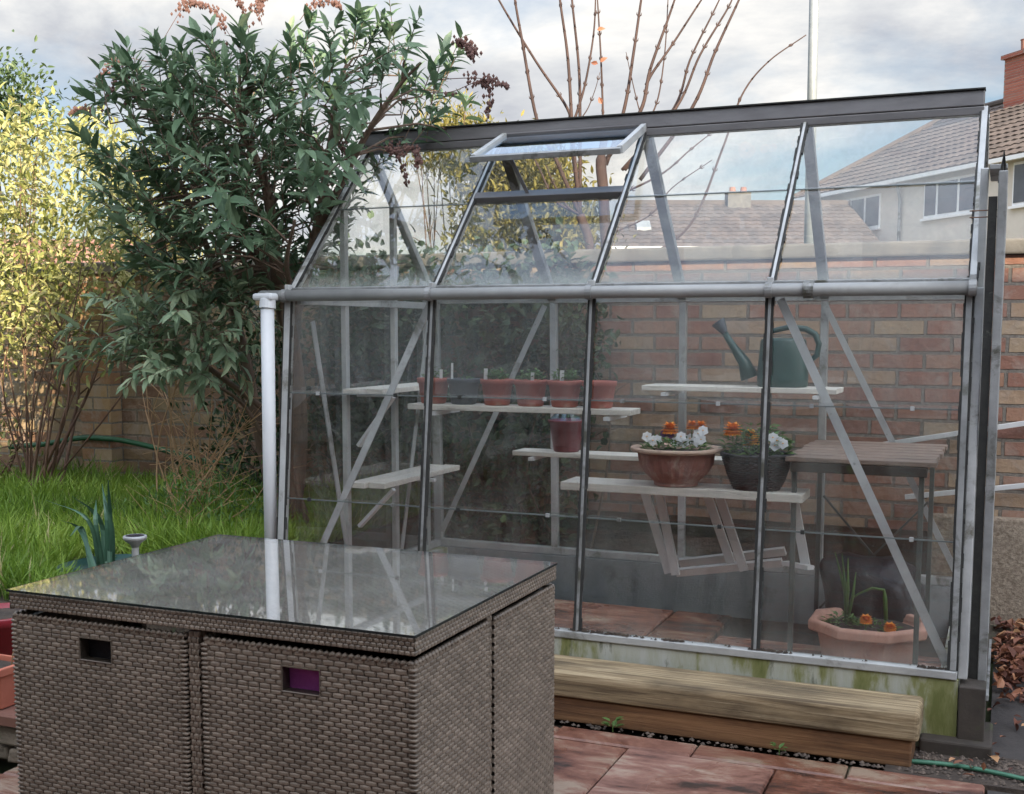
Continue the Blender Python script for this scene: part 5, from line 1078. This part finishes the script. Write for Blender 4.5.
def local_build(mb, name, mat, parent, ang):
    """mesh whose own axes run along the facade so that brick and tile courses follow it"""
    o = mb.build(name, mat, parent); off = Vector(OFF[parent.name]); R_ = Matrix.Rotation(-ang, 4, 'Z'); o.data.transform(R_); o.rotation_euler = (0, 0, ang); return o
def window(pf, s0, s1, z0, z1, parent, ang, mull=(0.5,)):
    w_ = wbox(pf, s0, s1, -.03, .10, z0, z1).build('window', 'white_paint', parent); e = .07
    cuts = [s0]+[s0+(s1-s0)*k_ for k_ in mull]+[s1]
    for a, b in zip(cuts[:-1], cuts[1:]): wbox(pf, a+e*.8, b-e*.8, -.045, -.031, z0+e, z1-e).build('pane', 'dark_pane', w_)
    wbox(pf, s0-.06, s1+.06, -.10, -.031, z0-.07, z0-.005).build('sill', 'white_paint', w_)
def roof_tiles(pf, quads, name, mat, parent, courses=12, wave=0.03):
    """a roof plane as stepped tile courses; quads = (eave_a, eave_b, top_b, top_a)"""
    q = MB()
    for (a, b, c, d) in quads:
        a, b, c, d = map(Vector, (a, b, c, d)); n = (b-a).cross(d-a).normalized()
        if n.z < 0: n = -n
        for i in range(courses):
            t0, t1 = i/courses, (i+1)/courses; p0, p1, p2, p3 = a.lerp(d, t0), b.lerp(c, t0), b.lerp(c, t1), a.lerp(d, t1); w_ = (p1-p0).length; k_ = max(1, int(w_/.30))
            for j in range(k_):
                u0, u1 = j/k_, (j+1)/k_; e0, e1 = p0.lerp(p1, u0), p0.lerp(p1, u1); f0, f1 = p3.lerp(p2, u0), p3.lerp(p2, u1); m0, m1 = (e0+e1)/2, (f0+f1)/2; tn = random.random()
                q.add([e0+n*.02, m0+n*(.02+wave), e1+n*.02, f1, m1+n*wave*.6, f0, e0-n*.02, e1-n*.02], [(0, 1, 4, 5), (1, 2, 3, 4), (6, 7, 2, 1, 0)], tn)
    return q.build(name, mat, parent)
pm('tile_brown', (0.062, 0.047, 0.040), (0.105, 0.083, 0.070), 1.5, 0.85, tint=0.5, c3=(0.13, 0.115, 0.095), t3=0.64)
pm('tile_grey', (0.060, 0.048, 0.042), (0.10, 0.08, 0.07), 1.5, 0.85, tint=0.5)
# cream house with a hipped roof, upper right
RT2 = Vector((math.cos(YAW), math.sin(YAW), 0)); FW2 = Vector((-math.sin(YAW), math.cos(YAW), 0)); C2 = Vector((CAM[0], CAM[1], 0))
A = C2 + RT2*12.8 + FW2*30.0; dd_ = (RT2*-0.293 + FW2*0.956).normalized(); nn = Vector((-dd_.y, dd_.x, 0)); nn = nn if nn.dot(RT2) > 0 else -nn
pf = house_frame(A, dd_, nn, 0, 0, 6); ang = math.atan2(dd_.y, dd_.x)
h1 = thing('cream_house', 'cream rendered house with brown tiled roof and brick chimney, upper right', 'house', tuple(A))
wbox(pf, -7, 10.3, 0, 6.4, -.1, 5.62).build('wall', 'render_cream', h1)
ev = 5.66; apx = 7.92
ro = roof_tiles(pf, [(pf(10.6, -.3, ev), pf(-7, -.3, ev), pf(-7, 3.2, apx), pf(7.5, 3.2, apx)), (pf(10.6, 6.7, ev), pf(10.6, -.3, ev), pf(7.5, 3.2, apx), pf(7.5, 3.2, apx)), (pf(-7, 6.7, ev), pf(10.6, 6.7, ev), pf(7.5, 3.2, apx), pf(-7, 3.2, apx))], 'roof', 'tile_brown', h1, 13)
wbox(pf, 10.5, -7, -.34, -.22, ev-.13, ev-.02).build('gutter', 'white_paint', h1)
MB().tube([pf(10.5, -.3, ev+.05), pf(9.0, 1.45, (ev+apx)/2+.05), pf(7.5, 3.2, apx+.06), pf(0, 3.2, apx+.06), pf(-7, 3.2, apx+.06)], .10, 8).build('ridge_tiles', 'tile_brown', ro)
for s0, s1, z0, z1, ml in ((8.22, 6.05, 4.36, 5.36, (.36, .72)), (3.95, 1.62, 4.42, 5.42, (.36, .75)), (.36, -.22, 4.42, 5.50, ())): window(pf, s1, s0, z0, z1, h1, ang, ml)
wbox(pf, -.85, -.42, -.06, -.002, 0, 5.6).build('brick_pier', 'brick_red', h1)
MB().tube([pf(5.0, -.08, 0), pf(5.0, -.08, ev-.6), pf(5.0, -.2, ev-.15)], .05, 8).build('drainpipe', 'dull_aluminium', h1)
sc_ = 3.0
ck = wbox(pf, 2.9, 4.32, 2.80, 3.60, 7.2, 9.05).build('chimney', 'brick_red', h1); wbox(pf, 2.82, 4.40, 2.72, 3.68, 9.051, 9.17).build('chimney_cap', 'brick_red', ck)
for s_ in (3.25, 3.95): c = pf(s_, 3.2, 9.17); MB().lathe([(.15, 0), (.13, .1), (.14, .36), (.16, .40), (.11, .40)], tuple(c), 14).build('chimney_pot', 'orange_roof', ck)
# row of brick houses beyond, middle right
A2 = C2 + RT2*3.0 + FW2*34.0; d2 = RT2.copy(); n2 = FW2.copy(); pf2 = house_frame(A2, d2, n2, 0, 0, 6); h2 = thing('brick_house', 'low brick house with long dark tiled roof and white gutter, beyond the bare tree', 'house', tuple(A2))
wbox(pf2, -.2, 7.4, 0, 6, -.1, 3.42).build('wall', 'brick_red', h2)
ro2 = roof_tiles(pf2, [(pf2(-.4, -.35, 3.50), pf2(7.6, -.35, 3.50), pf2(7.4, 2.9, 5.15), pf2(.5, 2.9, 5.15)), (pf2(7.6, 6.2, 3.5), pf2(-.4, 6.2, 3.5), pf2(.5, 2.9, 5.15), pf2(7.4, 2.9, 5.15))], 'roof', 'tile_grey', h2, 13)
wbox(pf2, -.4, 7.6, -.46, -.34, 3.50, 3.63).build('gutter', 'white_paint', h2); MB().bar(pf2(.5, 2.9, 5.19), pf2(7.4, 2.9, 5.19), .22, .14, n2).build('ridge_tiles', 'tile_grey', ro2)
sk = [pf2(.55+a, -.35+b*3.25*1, 3.5+b*1.65+.12) for a, b in ((.1, .40), (.52, .40), (.52, .54), (.1, .54))]; MB().hexa([p_-Vector((0, 0, .1)) for p_ in sk]+sk).build('skylight', 'galvanised', ro2)
c2 = wbox(pf2, 3.6, 4.3, 2.6, 3.2, 4.9, 5.50).build('chimney', 'coping', h2); 
for s_ in (3.78, 4.12): MB().lathe([(.11, 0), (.09, .16), (.07, .16)], tuple(pf2(s_, 2.9, 5.501)), 10).build('chimney_pot', 'orange_roof', c2)
window(pf2, 1.2, 2.6, 1.6, 2.9, h2, 0, (.5,)); window(pf2, 4.6, 6.0, 1.6, 2.9, h2, 0, (.5,))
# orange roofed house behind the yellow shrub
A3 = C2 + RT2*-10.5 + FW2*22.0; pf3 = house_frame(A3, RT2, FW2, 0, 0, 6); h3 = thing('orange_roofed_house', 'house with orange tiled roof glimpsed through the yellow shrub', 'house', tuple(A3))
wbox(pf3, -3, 3.6, 0, 6, -.1, 2.05).build('wall', 'render_cream', h3)
roof_tiles(pf3, [(pf3(-3, -.3, 2.1), pf3(3.8, -.3, 2.1), pf3(3.3, 2.9, 3.15), pf3(-3, 2.9, 3.15)), (pf3(3.8, 6.2, 2.1), pf3(-3, 6.2, 2.1), pf3(-3, 2.9, 3.15), pf3(3.3, 2.9, 3.15))], 'roof', 'orange_roof', h3, 10)
wbox(pf3, -3, 3.8, -.42, -.30, 2.02, 2.14).build('gutter', 'white_paint', h3); window(pf3, .2, 1.6, .8, 1.8, h3, 0, (.5,))
# the houses at the photographer's back: they throw the shade over the garden and show in the glass
def back_house(x0, x1, ridge, lab, mat):
    HY = -5.7
    hb = thing('rendered_house', lab, 'house', ((x0+x1)/2, HY-3, 0))
    MB().box((x0, HY-7, -.1), (x1, HY, 5.2)).build('wall', mat, hb)
    MB().hexa([(x0-.02, HY-7.3, 5.21), (x1-.03, HY-7.3, 5.21), (x1-.03, HY+.25, 5.21), (x0-.02, HY+.25, 5.21), (x0-.02, HY-3.6, ridge), (x1-.03, HY-3.6, ridge), (x1-.03, HY-3.4, ridge), (x0-.02, HY-3.4, ridge)]).build('roof', 'roof_tile_brown', hb)
    n = max(2, int((x1-x0)/4)); 
    for k in range(n):
        x = x0+(k+.5)*(x1-x0)/n; w_ = MB().box((x-.75, HY+.003, 3.1), (x+.75, HY+.06, 4.3)).build('window', 'white_paint', hb)
        for a, b in ((-.67, -.03), (.03, .67)): MB().box((x+a, HY+.061, 3.18), (x+b, HY+.07, 4.22)).build('pane', 'dark_pane', w_)
    return hb
hb = back_house(-6.0, 7.4, 7.0, 'pale rendered house behind the viewer, mirrored in the greenhouse glass', 'render_grey')
MB().hexa([(-3.5, -5.69, 1.42), (6.5, -5.69, 1.42), (6.5, -4.95, 1.42), (-3.5, -4.95, 1.42), (-3.5, -5.69, 1.92), (6.5, -5.69, 1.92), (6.5, -5.60, 1.90), (-3.5, -5.60, 1.90)]).build('porch_roof', 'roof_tile_dark', hb)
MB().box((-3.4, -5.69, -.05), (6.4, -5.1, 1.415)).build('extension', 'brick_red', hb)
back_house(7.4, 20.0, 8.6, 'taller house next door to the house behind the viewer', 'render_cream')
